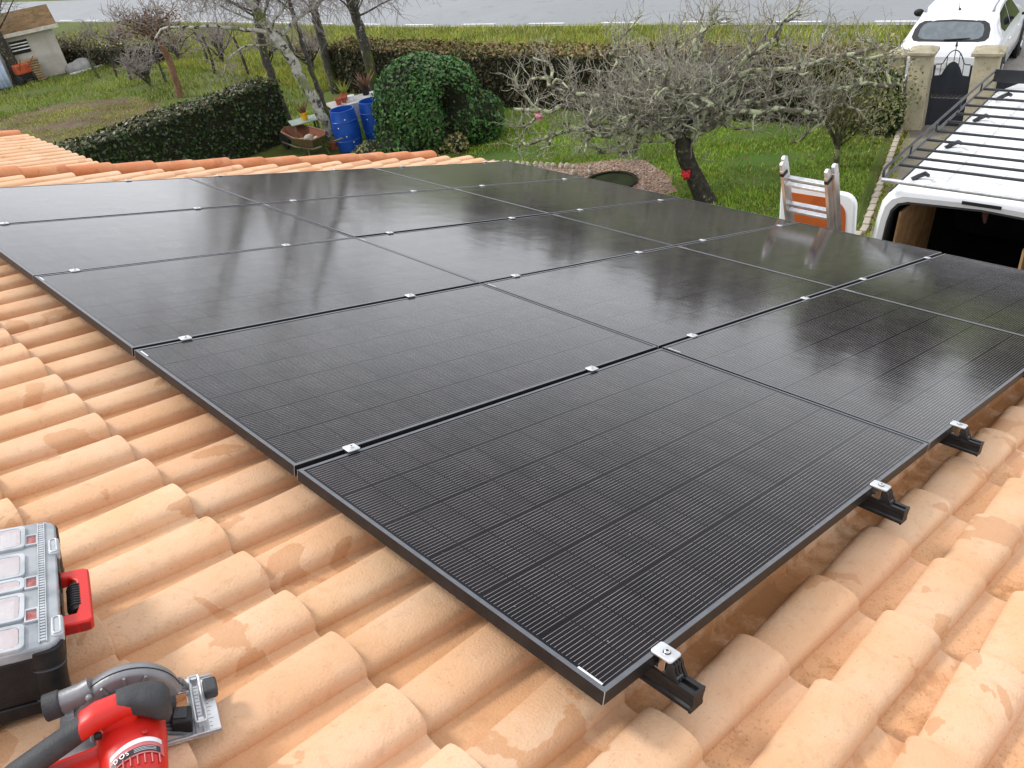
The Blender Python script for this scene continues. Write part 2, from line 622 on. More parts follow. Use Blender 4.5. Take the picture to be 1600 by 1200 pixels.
def roof_prism(mb, u0, u1, v0, v1, n, drop):
    a, b = roof_pt(u0, 0, n), roof_pt(u1, 0, n)
    mb.add([(a.x, v0, a.z), (b.x, v0, b.z), (b.x, v1, b.z), (a.x, v1, a.z), (a.x, v0, a.z - drop), (b.x, v0, b.z - drop), (b.x, v1, b.z - drop), (a.x, v1, a.z - drop)],
           [(0, 1, 2, 3), (7, 6, 5, 4), (0, 4, 5, 1), (1, 5, 6, 2), (2, 6, 7, 3), (3, 7, 4, 0)])

def world_build(mb, name, m, parent, base, **kw):
    mb.v = [(x - base.x, y - base.y, z - base.z) for x, y, z in mb.v]
    return mb.build(name, m, parent, **kw)

mb = MB()
roof_prism(mb, -1.98, 5.56, -4.9, 6.86, PAN_N - 0.022, 0.10)
world_build(mb, 'roof_deck', M['deck'], house, HB)
# far slope behind the ridge and the ridge line
ridge = roof_pt(-1.98, 0, PAN_N - 0.022)
mb = MB()
ex, ez = ridge.x - 6.0, ridge.z - 6.0 * math.tan(R(SLOPE))
mb.add([(ridge.x - 0.004, -4.9, ridge.z), (ridge.x - 0.004, 6.86, ridge.z), (ex, 6.86, ez), (ex, -4.9, ez),
        (ridge.x - 0.004, -4.9, ridge.z - 0.1), (ridge.x - 0.004, 6.86, ridge.z - 0.1), (ex, 6.86, ez - 0.1), (ex, -4.9, ez - 0.1)],
       [(0, 1, 2, 3), (7, 6, 5, 4), (0, 4, 5, 1), (1, 5, 6, 2), (2, 6, 7, 3), (3, 7, 4, 0)])
world_build(mb, 'rear_slope', M['tile'], house, HB)
# walls
eave = roof_pt(5.56, 0, PAN_N - 0.13)
mb = MB()
xe, xw = 4.95, ex + 0.5
def under(x):
    return (ridge.z - 0.11) - abs(x - ridge.x) * math.tan(R(SLOPE))
for y0, y1 in ((-4.7, -4.45), (6.35, 6.6)):
    pf = [(xw, G - 0.3), (xe, G - 0.3), (xe, under(xe)), (ridge.x, under(ridge.x)), (xw, under(xw))]
    b = [(x, y0, z) for x, z in pf] + [(x, y1, z) for x, z in pf]
    mb.add(b, [(0, 1, 2, 3, 4), (9, 8, 7, 6, 5)] + [(i, i + 5, (i + 1) % 5 + 5, (i + 1) % 5) for i in range(5)])
mb.box((xe - 0.25, -4.45, G - 0.3), (xe - 0.002, 6.35, under(xe) - 0.003))
mb.box((xw + 0.002, -4.45, G - 0.3), (xw + 0.25, 6.35, under(xw + .25) - 0.003))
world_build(mb, 'wall', M['render_wall'], house, HB)
# gutter along the eave
mb = MB()
gp = [(0.075 * math.cos(R(180 + 180 * i / 8)), 0.075 * math.sin(R(180 + 180 * i / 8))) for i in range(9)]
mb.grid([[(eave.x + 0.06 + a, y, eave.z + 0.06 + b) for a, b in gp] for y in (-4.9, 6.86)])
world_build(mb, 'gutter', M['zinc'], house, HB, smooth=60)

# tiles: those the photograph shows are parts, one by one; the rest (under the panels, out of view) one field
cand, hidden = [], []
for k in range(-5, 16):
    for j in range(-22, 34):
        u, v = 0.155 + EXPO * k, -0.076 + PITCH_V * j
        du, dv = rng.gauss(0, 0.0022), rng.gauss(0, 0.0016)
        q = roof_pt(u - 0.18, v, PAN_N + 0.05)
        X, Y, Z = pixel(q)
        qq = roof_pt(u, v, PAN_N + 0.05)
        X2, Y2, Z2 = pixel(qq)
        inview = (-150 < X < 1720 and -60 < Y < 1330) or (-150 < X2 < 1720 and -60 < Y2 < 1330)
        covered = 0.42 < u < 5.5 and 0.14 < v < 5.36
        (cand if inview and not covered else hidden).append((Z, k, j, u + du, v + dv))
cand.sort()
parts, rest = cand[:300], cand[300:] + hidden
tilt_extra = {(-1, 7): 0.012}       # one tile stands proud of its neighbour
def tile_matrix(k, j, u, v):
    up = tilt_extra.get((k, j), rng.uniform(0.003, 0.010) if rng.random() < 0.25 else 0.0)
    rr = Matrix.Translation(roof_pt(u, v, PAN_N + up + rng.gauss(0, 0.0008))) @ RY
    return rr @ Matrix.Rotation(rng.gauss(0, 0.0045), 4, 'Z') @ Matrix.Rotation(-up / 0.43 + rng.gauss(0, 0.002), 4, 'Y') @ Matrix.Rotation(rng.gauss(0, 0.008), 4, 'X')
for Z, k, j, u, v in parts:
    o = bpy.data.objects.new('roof_tile', tile_meshes[rng.randrange(3)])
    COL.objects.link(o)
    o.parent = house
    mw = tile_matrix(k, j, u, v)
    o.matrix_local = Matrix.Translation(-HB) @ mw
def joined_tiles(name, lst, parent, base, m):
    me0 = tile_meshes[0]
    n = len(me0.vertices)
    co = np.empty(n * 3, np.float32)
    me0.vertices.foreach_get('co', co)
    co = np.c_[co.reshape(-1, 3), np.ones(n)]
    F = np.array([p.vertices[:] for p in me0.polygons])
    V, FF = [], []
    for i, mw in enumerate(lst):
        V.append((co @ np.array(mw).T)[:, :3] - np.array(base))
        FF.append(F + i * n)
    return np_mesh(name, np.concatenate(V), np.concatenate(FF), m, parent, smooth=True)
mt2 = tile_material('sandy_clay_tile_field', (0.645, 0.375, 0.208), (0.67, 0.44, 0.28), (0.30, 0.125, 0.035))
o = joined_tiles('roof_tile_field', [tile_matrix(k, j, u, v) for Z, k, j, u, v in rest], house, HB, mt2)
o['kind'] = 'stuff'

# red verge tiles down the far edge
def verge_mesh(rad=0.095):
    mb = MB()
    st = []
    for x, s, dz in ((-0.43, 0.84, 0), (-0.2, 0.93, 0.006), (-0.01, 1.0, 0.012), (-0.002, 1.0, 0.010)):
        row = [(x, -rad * s - 0.002, -0.075 + dz)]
        for i in range(11):
            t = math.pi * i / 10
            row.append((x, -rad * s * math.cos(t), rad * s * 0.72 * math.sin(t) ** 0.85 + dz))
        row.append((x, rad * s + 0.002, -0.12 + dz))
        st.append(row)
    last = st[-1]
    st.append([(0.0, y * 0.88, z - 0.012) for _, y, z in last])
    st.append([(-0.05, y * 0.88, z - 0.012) for _, y, z in last])
    mb.grid(st, flip=True)
    me = mb.mesh('verge_tile', 50)
    me.materials.append(M['verge'])
    return me
vm = verge_mesh()
for k in range(-8, 14):
    u = 0.929 + 0.3666 * (k - 1) + rng.gauss(0, 0.004)
    o = bpy.data.objects.new('verge_tile', vm)
    COL.objects.link(o)
    o.parent = house
    o.matrix_local = Matrix.Translation(-HB) @ Matrix.Translation(roof_pt(u, 6.93, -0.162 + rng.gauss(0, .002))) @ RY @ Matrix.Rotation(rng.gauss(0, 0.01), 4, 'Z')

# ------------------------------------------------------------------ lower wing beyond the far verge
AB = Vector((0.0, 9.0, G))
annex = thing('annex', 'lower wing beyond the red verge with pale tiles and stepped eave', 'house wing', AB)
mb = MB()
DN = -0.40
roof_prism(mb, -4.0, 2.02, 7.02, 10.95, DN - 0.022, 0.09)
world_build(mb, 'roof_deck', M['deck'], annex, AB)
e2 = roof_pt(1.8, 0, DN - 0.13)
mb = MB()
mb.box((-4.0, 7.06, G - 0.3), (e2.x - 0.25, 10.8, e2.z - 0.02))
world_build(mb, 'wall', M['render_wall'], annex, AB)
for k in range(0, 14):
    for j in range(19):
        u, v = 2.1 - EXPO * k, 7.09 + PITCH_V * j
        if u < -3.2:
            continue
        o = bpy.data.objects.new('roof_tile', tile_meshes[rng.randrange(3)])
        COL.objects.link(o)
        o.parent = annex
        o.matrix_local = Matrix.Translation(-AB) @ Matrix.Translation(roof_pt(u + rng.gauss(0, .003), v + rng.gauss(0, .002), DN)) @ RY @ Matrix.Rotation(rng.gauss(0, 0.006), 4, 'Z')
for k in range(14):
    o = bpy.data.objects.new('verge_tile', vm)
    COL.objects.link(o)
    o.parent = annex
    o.matrix_local = Matrix.Translation(-AB) @ Matrix.Translation(roof_pt(2.06 - 0.3666 * k, 11.0, DN + 0.025)) @ RY @ Matrix.Rotation(rng.gauss(0, 0.01), 4, 'Z')

# ------------------------------------------------------------------ solar panels, rails, clamps
PU, PV, PL, PW = 1.734, 1.1111, 1.7295, 1.0911
ROWS = ['nearest row', 'second row from the near edge', 'middle row', 'fourth row from the near edge', 'farthest row']
COLS = ['left', 'middle', 'right']
RYE = (0, R(SLOPE), 0)

def make_panel():
    p = thing('solar_panel', 'x', 'solar panel')
    mb = MB()
    W_ = 0.0115
    H = 0.033
    # frame as a mitred ring with a thin inward lip
    outer = [(0, 0), (PL, 0), (PL, PW), (0, PW)]
    inner = [(W_, W_), (PL - W_, W_), (PL - W_, PW - W_), (W_, PW - W_)]
    v = [(x, y, 0) for x, y in outer] + [(x, y, 0) for x, y in inner] + [(x, y, -H) for x, y in outer] + [(x, y, -0.003) for x, y in inner]
    f = []
    for i in range(4):
        k = (i + 1) % 4
        f += [(8 + i, 8 + k, k, i), (4 + i, 4 + k, 12 + k, 12 + i)]
    mb.add(v, f)
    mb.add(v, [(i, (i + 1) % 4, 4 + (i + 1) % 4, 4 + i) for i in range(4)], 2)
    c = 0.0007
    for x, y in outer:
        mb.box((x - c, y - c, -H + 0.001), (x + c, y + c, 0.0004), 1)
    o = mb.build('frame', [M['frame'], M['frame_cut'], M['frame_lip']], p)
    mb = MB()
    mb.box((W_ - 0.001, W_ - 0.001, -0.0075), (PL - W_ + 0.001, PW - W_ + 0.001, -0.0015))
    mb.build('laminate', M['laminate'], p)
    mb = MB()
    mb.box((0, 0, 0), (0.0052, 0.062, 0.0007))
    mb.build('sticker', M['sticker'], p, (0.0125, 0.018, -0.0014))
    return p

pan0 = make_panel()
for r in range(5):
    for c in range(3):
        o = pan0 if (r, c) == (0, 0) else copy_tree(pan0)
        o.location = roof_pt(c * PU + rng.gauss(0, .001), r * PV, rng.gauss(0, 0.0006))
        o.rotation_euler = (rng.gauss(0, 0.0011), R(SLOPE) + rng.gauss(0, 0.0008), rng.gauss(0, 0.0006))
        lab = 'black solar panel in the %s, %s column' % (ROWS[r], COLS[c])
        if (r, c) == (0, 0):
            lab = 'nearest black solar panel, in the near left corner, white sticker at its corner'
        tag(o, lab, 'solar panel', 'solar panels mounted on the tiled roof')
        if c > 0 or r > 0:
            st = [x for x in o.children if x.name.startswith('sticker')][0]
            st.location = (0.0125, PW - 0.018 - 0.062, -0.0014)

RAIL_U = [0.18, 1.28, 1.98, 3.06, 3.80, 4.88]
def make_rail():
    o0 = thing('mounting_rail', 'x', 'mounting rail')
    mb = MB()
    sec = [(-0.02, 0), (-0.007, 0), (-0.007, -0.008), (0.007, -0.008), (0.007, 0), (0.02, 0), (0.02, -0.012), (0.017, -0.016), (0.017, -0.032), (0.021, -0.036), (0.021, -0.044), (-0.021, -0.044), (-0.021, -0.036), (-0.017, -0.032), (-0.017, -0.016), (-0.02, -0.012)]
    Y0, Y1 = -0.098, 5.62
    n = len(sec)
    mb.add([(x, Y0, z) for x, z in sec] + [(x, Y1, z) for x, z in sec], [tuple(range(n)), tuple(range(2 * n - 1, n - 1, -1))] + [(i, n + i, n + (i + 1) % n, (i + 1) % n) for i in range(n)])
    mb.build('profile', M['rail'], o0, (0, 0, -0.034))
    mb = MB()
    cap = [(-0.021, 0.0005), (0.021, 0.0005), (0.0215, -0.011), (0.019, -0.016), (0.019, -0.031), (0.0225, -0.036), (0.0225, -0.045), (-0.0225, -0.045), (-0.0225, -0.036), (-0.019, -0.031), (-0.019, -0.016), (-0.0215, -0.011)]
    n = len(cap)
    mb.add([(x, -0.103, z) for x, z in cap] + [(x, -0.0975, z) for x, z in cap], [tuple(range(n)), tuple(range(2 * n - 1, n - 1, -1))] + [(i, n + i, n + (i + 1) % n, (i + 1) % n) for i in range(n)])
    mb.build('end_cap', M['blackplastic'], o0, (0, 0, -0.034))
    # roof hooks under the rail
    for yy in (0.35, 1.6, 2.9, 4.2, 5.3):
        mb = MB()
        mb.box((-0.016, -0.02, -0.105), (0.016, 0.02, -0.0785))
        mb.box((-0.06, -0.015, -0.112), (0.016, 0.015, -0.1055))
        mb.build('roof_hook', M['rail'], o0, (0, yy, 0))
    return o0
rail0 = make_rail()
ORD = ['first', 'second', 'third', 'fourth', 'fifth', 'sixth']
for i, u in enumerate(RAIL_U):
    o = rail0 if i == 0 else copy_tree(rail0)
    o.location = roof_pt(u, 0, 0)
    o.rotation_euler = RYE
    tag(o, 'black mounting rail under the panels, %s one from the ridge side' % ORD[i], 'mounting rail', 'rails carrying the solar panels')

def make_mid_clamp():
    o = thing('mid_clamp', 'x', 'clamp')
    mb = MB()
    mb.prism(rrect(-0.021, -0.019, 0.021, 0.019, 0.006), 0.0006, 0.0056)
    mb.build('cap', M['alu'], o, bevel=0.0012, smooth=40)
    mb = MB()
    mb.lathe([(0.0062, 0.0054), (0.0062, 0.0095), (0.005, 0.0105)], 14)
    mb.lathe([(0.0034, 0.0108), (0.0031, 0.0109)], 6, 1)
    mb.build('bolt', [M['chrome'], M['blackplastic']], o, smooth=40)
    mb = MB()
    mb.box((-0.018, -0.0075, -0.034), (0.018, 0.0075, 0.0004))
    mb.build('stem', M['blackplastic'], o)
    return o
mid0 = make_mid_clamp()
SEAM = ['nearest long seam', 'second long seam from the near edge', 'third long seam from the near edge', 'farthest long seam']
first = True
for r in range(1, 5):
    for i, u in enumerate(RAIL_U):
        o = mid0 if first else copy_tree(mid0)
        first = False
        o.location = roof_pt(u + rng.gauss(0, 0.006), r * PV - 0.010, 0.0)
        o.rotation_euler = (RY @ Matrix.Rotation(rng.gauss(0, 0.02), 4, 'Z')).to_euler()
        tag(o, 'small silver clamp on the %s, %s from the left' % (SEAM[r - 1], ORD[i]), 'clamp', 'clamps between the solar panels')

def make_end_clamp():
    o = thing('end_clamp', 'x', 'clamp')
    mb = MB()
    mb.prism(rrect(-0.021, -0.040, 0.021, 0.012, 0.007), 0.0006, 0.0066)
    mb.build('cap', M['alu'], o, bevel=0.0015, smooth=40)
    mb = MB()
    mb.lathe([(0.0085, 0.0064), (0.0085, 0.0072)], 18, 1, Matrix.Translation((0, -0.016, 0)), cap0=False)
    mb.lathe([(0.0072, 0.0070), (0.0072, 0.0102), (0.006, 0.0112)], 18, 0, Matrix.Translation((0, -0.016, 0)))
    mb.lathe([(0.0034, 0.0114), (0.003, 0.0115)], 6, 1, Matrix.Translation((0, -0.016, 0)))
    mb.build('bolt', [M['chrome'], M['blackplastic']], o, smooth=40)
    mb = MB()
    for dx in (-0.009, 0.0, 0.008):
        mb.box((-0.0035 + dx - 0.004, -0.026, -0.034), (0.0035 + dx - 0.004, -0.008 - abs(dx) * 0.2, 0.0004))
    mb.box((-0.016, -0.012, -0.034), (-0.006, 0.000, -0.027))
    mb.build('spring_leg', M['chrome'], o, bevel=0.001)
    mb = MB()
    sh = [(-0.030, 0.0), (-0.041, 0.0), (-0.047, -0.006), (-0.050, -0.016), (-0.062, -0.033), (-0.028, -0.033), (-0.031, -0.016)]
    for x0, x1 in ((-0.019, -0.012), (-0.009, -0.002), (0.001, 0.008), (0.011, 0.019)):
        n = len(sh)
        mb.add([(x0, y, z) for y, z in sh] + [(x1, y, z) for y, z in sh], [tuple(range(n)), tuple(range(2 * n - 1, n - 1, -1))] + [(i, n + i, n + (i + 1) % n, (i + 1) % n) for i in range(n)])
    mb.box((-0.017, -0.046, -0.033), (0.017, -0.030, -0.004))
    mb.build('ribbed_body', M['blackplastic'], o, bevel=0.0008)
    mb = MB()
    mb.box((-0.0165, -0.058, -0.0338), (0.006, -0.022, -0.0245))
    mb.build('foot_block', M['rail_edge'], o, bevel=0.001)
    return o
end0 = make_end_clamp()
ENDL = ['silver end clamp with black ribbed foot at the nearest panel corner', 'silver end clamp with black ribbed foot, second along the near panel edge',
        'silver end clamp with black ribbed foot just past the near column seam', 'silver end clamp with black ribbed foot, fourth along the near panel edge',
        'silver end clamp with black ribbed foot, fifth along the near panel edge', 'silver end clamp with black ribbed foot, farthest down the near panel edge']
for i, u in enumerate(RAIL_U):
    o = end0 if i == 0 else copy_tree(end0)
    o.location = roof_pt(u, 0.0, 0.0)
    o.rotation_euler = RYE
    tag(o, ENDL[i], 'clamp', 'end clamps on the panel edges')
for i, u in enumerate(RAIL_U):
    o = copy_tree(mid0)
    o.location = roof_pt(u, 5 * PV - 0.018, 0.0)
    o.rotation_euler = RYE
    tag(o, 'small silver clamp on the far top edge of the panels, %s from the left' % ORD[i], 'clamp', 'clamps between the solar panels')

# ------------------------------------------------------------------ organiser box with clear lid
def clear_material():
    t = NT('clear_polycarbonate')
    o = t.obj()
    t.color(t.mix(t.step(t.noise(o, 14.0, 4.0), 0.35, 0.7), (0.44, 0.46, 0.48), (0.28, 0.30, 0.32)))
    t.set(Transmission_Weight=0.25, Roughness=0.22, IOR=1.45, Specular_IOR_Level=0.6)
    return t.mat
def window_material():
    t = NT('frosted_lid_window')
    o = t.obj()
    t.color((0.93, 0.91, 0.92))
    t.set(Transmission_Weight=0.72, Roughness=0.32, IOR=1.3)
    t.bump(t.noise(o, 210.0, 3.0), 0.35, 0.003)
    return t.mat
def content_material():
    t = NT('bin_contents')
    o = t.obj()
    f = t.n('ShaderNodeTexVoronoi', Scale=150.0)
    t.link(o, f.inputs['Vector'])
    k = t.sep(f.outputs['Color'])[0]
    r = t.orand()
    pale = t.mix(t.step(t.math('FRACT', t.math('MULTIPLY', r, 5.3)), 0.3, 0.8), (0.78, 0.66, 0.65), (0.55, 0.42, 0.41))
    dark = t.mix(t.step(r, 0.3, 0.7), (0.45, 0.05, 0.045), (0.16, 0.13, 0.12))
    t.color(t.mix(t.step(t.math('ADD', k, t.math('MULTIPLY', r, 0.3)), 0.25, 0.75), dark, pale))
    t.set(Roughness=0.4)
    return t.mat
M['clear'] = clear_material()
M['window'] = window_material()
M['contents'] = content_material()
M['latch'] = mat('latch_plastic', (0.46, 0.48, 0.50), (0.33, 0.35, 0.37), 20, 0.25)
box_rot = (RY @ Matrix.Rotation(R(-16.3), 4, 'Z')).to_euler()
BX = thing('organiser_box', 'black organiser box with clear lid and red carrying handle on the tiles', 'toolbox', roof_pt(-0.719, 0.731, -0.1215), box_rot)
BW, BD, BH = 0.445, 0.38, 0.168
mb = MB()
mb.prism(rrect(-BD, 0.0, 0.0, BW, 0.028), 0.0, 0.030)
mb.prism(rrect(-BD + 0.004, 0.004, -0.004, BW - 0.004, 0.026), 0.030, 0.036)
mb.prism(rrect(-BD, 0.0, 0.0, BW, 0.028), 0.036, 0.132)
mb.build('base_tub', M['blackplastic'], BX, bevel=0.004, smooth=40)
for y0, y1 in ((-0.006, 0.052), (BW - 0.052, BW + 0.006)):
    mb = MB()
    mb.prism(rrect(-0.056, y0, 0.007, y1, 0.026), 0.004, 0.026)
    mb.prism(rrect(-0.055, y0 + 0.001, 0.006, y1 - 0.001, 0.026), 0.0255, 0.1065)
    mb.prism(rrect(-0.058, y0 - 0.001, 0.008, y1 + 0.001, 0.027), 0.106, 0.147)
    cb = mb.build('corner_bumper', M['blackplastic'], BX, bevel=0.004, smooth=40)
    for z in (0.030, 0.100):
        mb = MB()
        mb.prism(rrect(-0.0562, y0 - 0.0004, 0.0074, y1 + 0.0004, 0.026), z, z + 0.0024)
        mb.build('bumper_line', M['rail_edge'], cb, smooth=40)
mb = MB()
mb.box((-0.004, 0.055, 0.085), (0.003, BW - 0.055, 0.131))
mb.build('front_band', M['darkred'], BX, bevel=0.002)
# lid: slab with a rim, recessed compartments with raised frosted windows
mb = MB()
mb.prism(rrect(-BD + 0.002, -0.003, 0.004, BW + 0.003, 0.030), 0.1335, 0.156)
mb.build('lid', M['clear'], BX, bevel=0.004, smooth=40)
WIN = [(0.350, 0.430), (0.240, 0.318), (0.192, 0.226), (0.092, 0.172), (0.004, 0.070)]
mb = MB()
for y0, y1 in WIN:
    for x1, x0 in ((-0.060, -0.205), (-0.222, -0.365)):
        o_ = rrect(x0 - 0.006, y0 - 0.005, x1 + 0.006, y1 + 0.005, 0.012)
        i_ = rrect(x0 + 0.003, y0 + 0.004, x1 - 0.003, y1 - 0.004, 0.009)
        n = len(o_)
        vs = [(x, y, 0.1562) for x, y in o_] + [(x, y, 0.1625) for x, y in o_] + [(x, y, 0.1625) for x, y in i_] + [(x, y, 0.1562) for x, y in i_]
        fs = []
        for a in range(3):
            fs += [(a * n + i, a * n + (i + 1) % n, (a + 1) * n + (i + 1) % n, (a + 1) * n + i) for i in range(n)]
        mb.add(vs, fs)
mb.build('window_rim', M['latch'], BX, bevel=0.001, smooth=40)
for y0, y1 in WIN:
    for x1, x0 in ((-0.060, -0.205), (-0.222, -0.365)):
        mb = MB()
        mb.prism(rrect(x0 + 0.004, y0 + 0.005, x1 - 0.004, y1 - 0.005, 0.008), 0.1568, 0.1596)
        mb.build('lid_window', M['contents'], BX, smooth=40)
        mb = MB()
        mb.box((x0 + 0.008, y1 - 0.019, 0.1590), (x1 - 0.005, y1 - 0.007, 0.1598))
        mb.box((x1 - 0.012, y0 + 0.007, 0.1590), (x1 - 0.005, y1 - 0.0191, 0.1598))
        mb.build('bin_wall', M['darkred'], BX)
        mb = MB()
        mb.prism(rrect(x0 + 0.004, y0 + 0.005, x1 - 0.004, y1 - 0.005, 0.008), 0.1600, 0.1618)
        mb.build('window_pane', M['window'], BX, smooth=40)
# pockets and ribs along the front of the lid
mb = MB()
for y in (0.372, 0.208, 0.098):
    mb.prism(rrect(-0.052, y - 0.016, -0.034, y + 0.016, 0.004), 0.1561, 0.1575)
mb.build('lid_pocket', mat('pocket_red', (.26, .05, .045), (.34, .14, .13), 60, .4), BX)
mb = MB()
for y in (0.372, 0.208, 0.098):
    for (a, b, c, d) in ((-0.055, y - 0.021, -0.052, y + 0.021), (-0.034, y - 0.021, -0.030, y + 0.021), (-0.052, y + 0.0165, -0.034, y + 0.021), (-0.052, y - 0.021, -0.034, y - 0.0165)):
        mb.box((a, b, 0.1562), (c, d, 0.1605))
for i in range(47):
    y = 0.012 + i * 0.009
    mb.box((-0.029, y, 0.1562), (-0.020, y + 0.0055, 0.1594))
mb.build('lid_rib', M['latch'], BX)
mb = MB()
mb.box((-0.0315, 0.008, 0.1563), (-0.0295, 0.437, 0.1602))
mb.box((-0.0195, 0.008, 0.1563), (-0.0175, 0.437, 0.1602))
mb.build('hinge_strip', M['latch'], BX)
for y in (0.300, 0.018):
    mb = MB()
    mb.prism(rrect(-0.012, y, 0.010, y + 0.062, 0.008), 0.138, 0.160)
    ln = mb.build('latch', M['latch'], BX, bevel=0.003, smooth=40)
    mb = MB()
    rr = rrect(-0.008, y + 0.006, 0.005, y + 0.056, 0.005)
    mb.tube([(a, b, 0.1612) for a, b in rr], 0.0018, 5, closed=True)
    mb.build('latch_bar', M['alu'], BX, smooth=60)
# handle
mb = MB()
yc = 0.178
def hseg(pts, w, t):
    for a, b in zip(pts[:-1], pts[1:]):
        pass
outer = [(0.0, yc - 0.094), (0.052, yc - 0.094), (0.060, yc - 0.086), (0.060, yc + 0.086), (0.050, yc + 0.094), (0.0, yc + 0.094)]
inner = [(0.0, yc + 0.070), (0.020, yc + 0.070), (0.034, yc + 0.052), (0.034, yc - 0.046), (0.030, yc - 0.060), (0.0, yc - 0.060)]
mb.prism(outer + inner, 0.100, 0.127)
mb.build('handle', M['red'], BX, bevel=0.004, smooth=40)
mb = MB()
mb.tube([(0.034, yc - 0.045, 0.1135), (0.031, yc - 0.03, 0.1135), (0.031, yc + 0.03, 0.1135), (0.034, yc + 0.048, 0.1135)], [0.013, 0.0155, 0.0155, 0.013], 12)
for i in range(9):
    y = yc - 0.034 + i * 0.0085
    mb.tube([(0.031, y, 0.1135), (0.031, y + 0.004, 0.1135)], 0.0170, 12)
mb.build('handle_grip', M['blackplastic'], BX, smooth=50)
mb = MB()
for x0, x1 in ((0.012, 0.030), (0.036, 0.054)):
    mb.box((x0, yc - 0.0955, 0.106), (x1, yc - 0.0938, 0.121))
mb.build('handle_pocket', M['darkred'], BX)
mb = MB()
mb.prism(rrect(-0.010, yc + 0.060, 0.007, yc + 0.118, 0.004), 0.095, 0.150)
mb.prism(rrect(-0.010, yc - 0.030, 0.006, yc + 0.034, 0.004), 0.060, 0.128)
mb.build('handle_mount', M['blackplastic'], BX, bevel=0.002)

# ------------------------------------------------------------------ circular saw
M['guard'] = mat('grey_guard', (0.24, 0.24, 0.25), (0.20, 0.20, 0.21), 20, 0.42, 0.35, bump=0.08, bscale=200)
M['shoe'] = mat('brushed_shoe', (0.50, 0.50, 0.51), (0.40, 0.40, 0.41), 60, 0.4, 0.7)
M['label_white'] = mat('label_white', (0.85, 0.85, 0.85), rough=0.35)
M['label_black'] = mat('label_black', (0.02, 0.02, 0.025), rough=0.35)
M['label_pink'] = mat('label_rose', (0.62, 0.16, 0.17), rough=0.35)
M['ink'] = mat('ink_grey', (0.20, 0.20, 0.21), rough=0.5)
M['wood'] = mat('bright_wood', (0.50, 0.27, 0.11), (0.38, 0.19, 0.07), 12, 0.6)
saw_rot = (RY @ Matrix.Rotation(R(-18.1), 4, 'Z')).to_euler()
SW = thing('circular_saw', 'red and black circular saw standing on its metal shoe on the tiles', 'saw', roof_pt(-0.517, 0.53, -0.1165), saw_rot)
# shoe with an opening behind its front bar
mb = MB()
for lo, hi in (((-0.050, -0.050, 0), (0.0, 0.105, 0.003)), ((-0.085, 0.076, 0), (-0.0502, 0.105, 0.003)), ((-0.085, -0.050, 0), (-0.0502, 0.012, 0.003)), ((-0.27, -0.050, 0), (-0.0852, 0.105, 0.003))):
    mb.box(lo, hi)
for y in (-0.050, 0.101):
    mb.box((-0.27, y, 0.0031), (0.0, y + 0.004, 0.009))
for x in (-0.045, -0.032, -0.18, -0.15):
    mb.box((x, -0.045, 0.0031), (x + 0.004, 0.0, 0.006))
mb.build('shoe', M['shoe'], SW, bevel=0.0008)
mb = MB()
mb.box((-0.020, -0.048, 0.0032), (-0.001, 0.102, 0.0042))
sc = mb.build('shoe_scale', M['label_white'], SW)
mb = MB()
for i in range(15):
    y = -0.043 + i * 0.0100
    mb.box((-0.019, y, 0.00425), (-0.014 if i % 3 else -0.010, y + 0.0012, 0.00455))
mb.build('scale_mark', M['ink'], SW)
mb = MB()
for i in range(6):      # fins beside the motor
    y = -0.046 + i * 0.010
    mb.add([(-0.118, y, 0.0032), (-0.052, y + 0.001, 0.0032), (-0.052, y + 0.004, 0.0032), (-0.118, y + 0.004, 0.030)], [(0, 1, 2), (0, 2, 3), (0, 3, 1), (1, 3, 2)])
mb.build('shoe_fin', M['shoe'], SW)
# blade guard: swept arch
mb = MB()
GX, GZ, GR = -0.150, 0.030, 0.094
arc = [(GX - GR * math.cos(R(a)), GZ + GR * math.sin(R(a))) for a in range(12, 169, 6)]
hub = (GX, GZ)
for (y0, y1, s0) in ((0.024, 0.063, 1.0),):
    rows = []
    for x, z in arc:
        dx, dz = (x - GX) / GR, (z - GZ) / GR
        ring = [(0.62, y0 + 0.004), (0.90, y0 + 0.002), (0.97, y0 + 0.006), (1.0, y0 + 0.014), (1.0, y1 - 0.012), (0.97, y1 - 0.003), (0.90, y1)]
        rows.append([(GX + dx * GR * k, y, GZ + dz * GR * k) for k, y in ring])
    mb.grid(rows)
    mb.grid([[(GX, y1, GZ), ] + [] for _ in range(0)] or [[(GX + (x - GX) * k, y1, GZ + (z - GZ) * k) for k in (0.9, 0.0)] for x, z in arc])
    mb.grid([[(GX + (x - GX) * k, y0 + 0.004, GZ + (z - GZ) * k) for k in (0.0, 0.62)] for x, z in arc])
mb.build('blade_guard', M['guard'], SW, smooth=50)
mb = MB()
mb.tube([(GX - (GR + 0.0006) * math.cos(R(a)), 0.0395, GZ + (GR + 0.0006) * math.sin(R(a))) for a in range(18, 164, 6)], 0.0013, 5)
mb.build('guard_seam', M['label_black'], SW, smooth=60)
mb = MB()
for a in (62, 88, 112):
    x, z = GX - 0.070 * math.cos(R(a)), GZ + 0.070 * math.sin(R(a))
    x2, z2 = GX - 0.088 * math.cos(R(a)), GZ + 0.088 * math.sin(R(a))
    mb = MB()
    mb.tube([(x, 0.024, z), (x2, 0.0235, z2)], 0.0028, 6)
    mb.build('guard_rib', M['guard'], SW, smooth=50)
mb = MB()
mb.ball((GX - 0.062, 0.022, GZ + 0.066), 0.007, 8, 6)
mb.build('guard_pin', M['guard'], SW, smooth=50)
mb = MB()   # lower guard, the gear housing and the blade
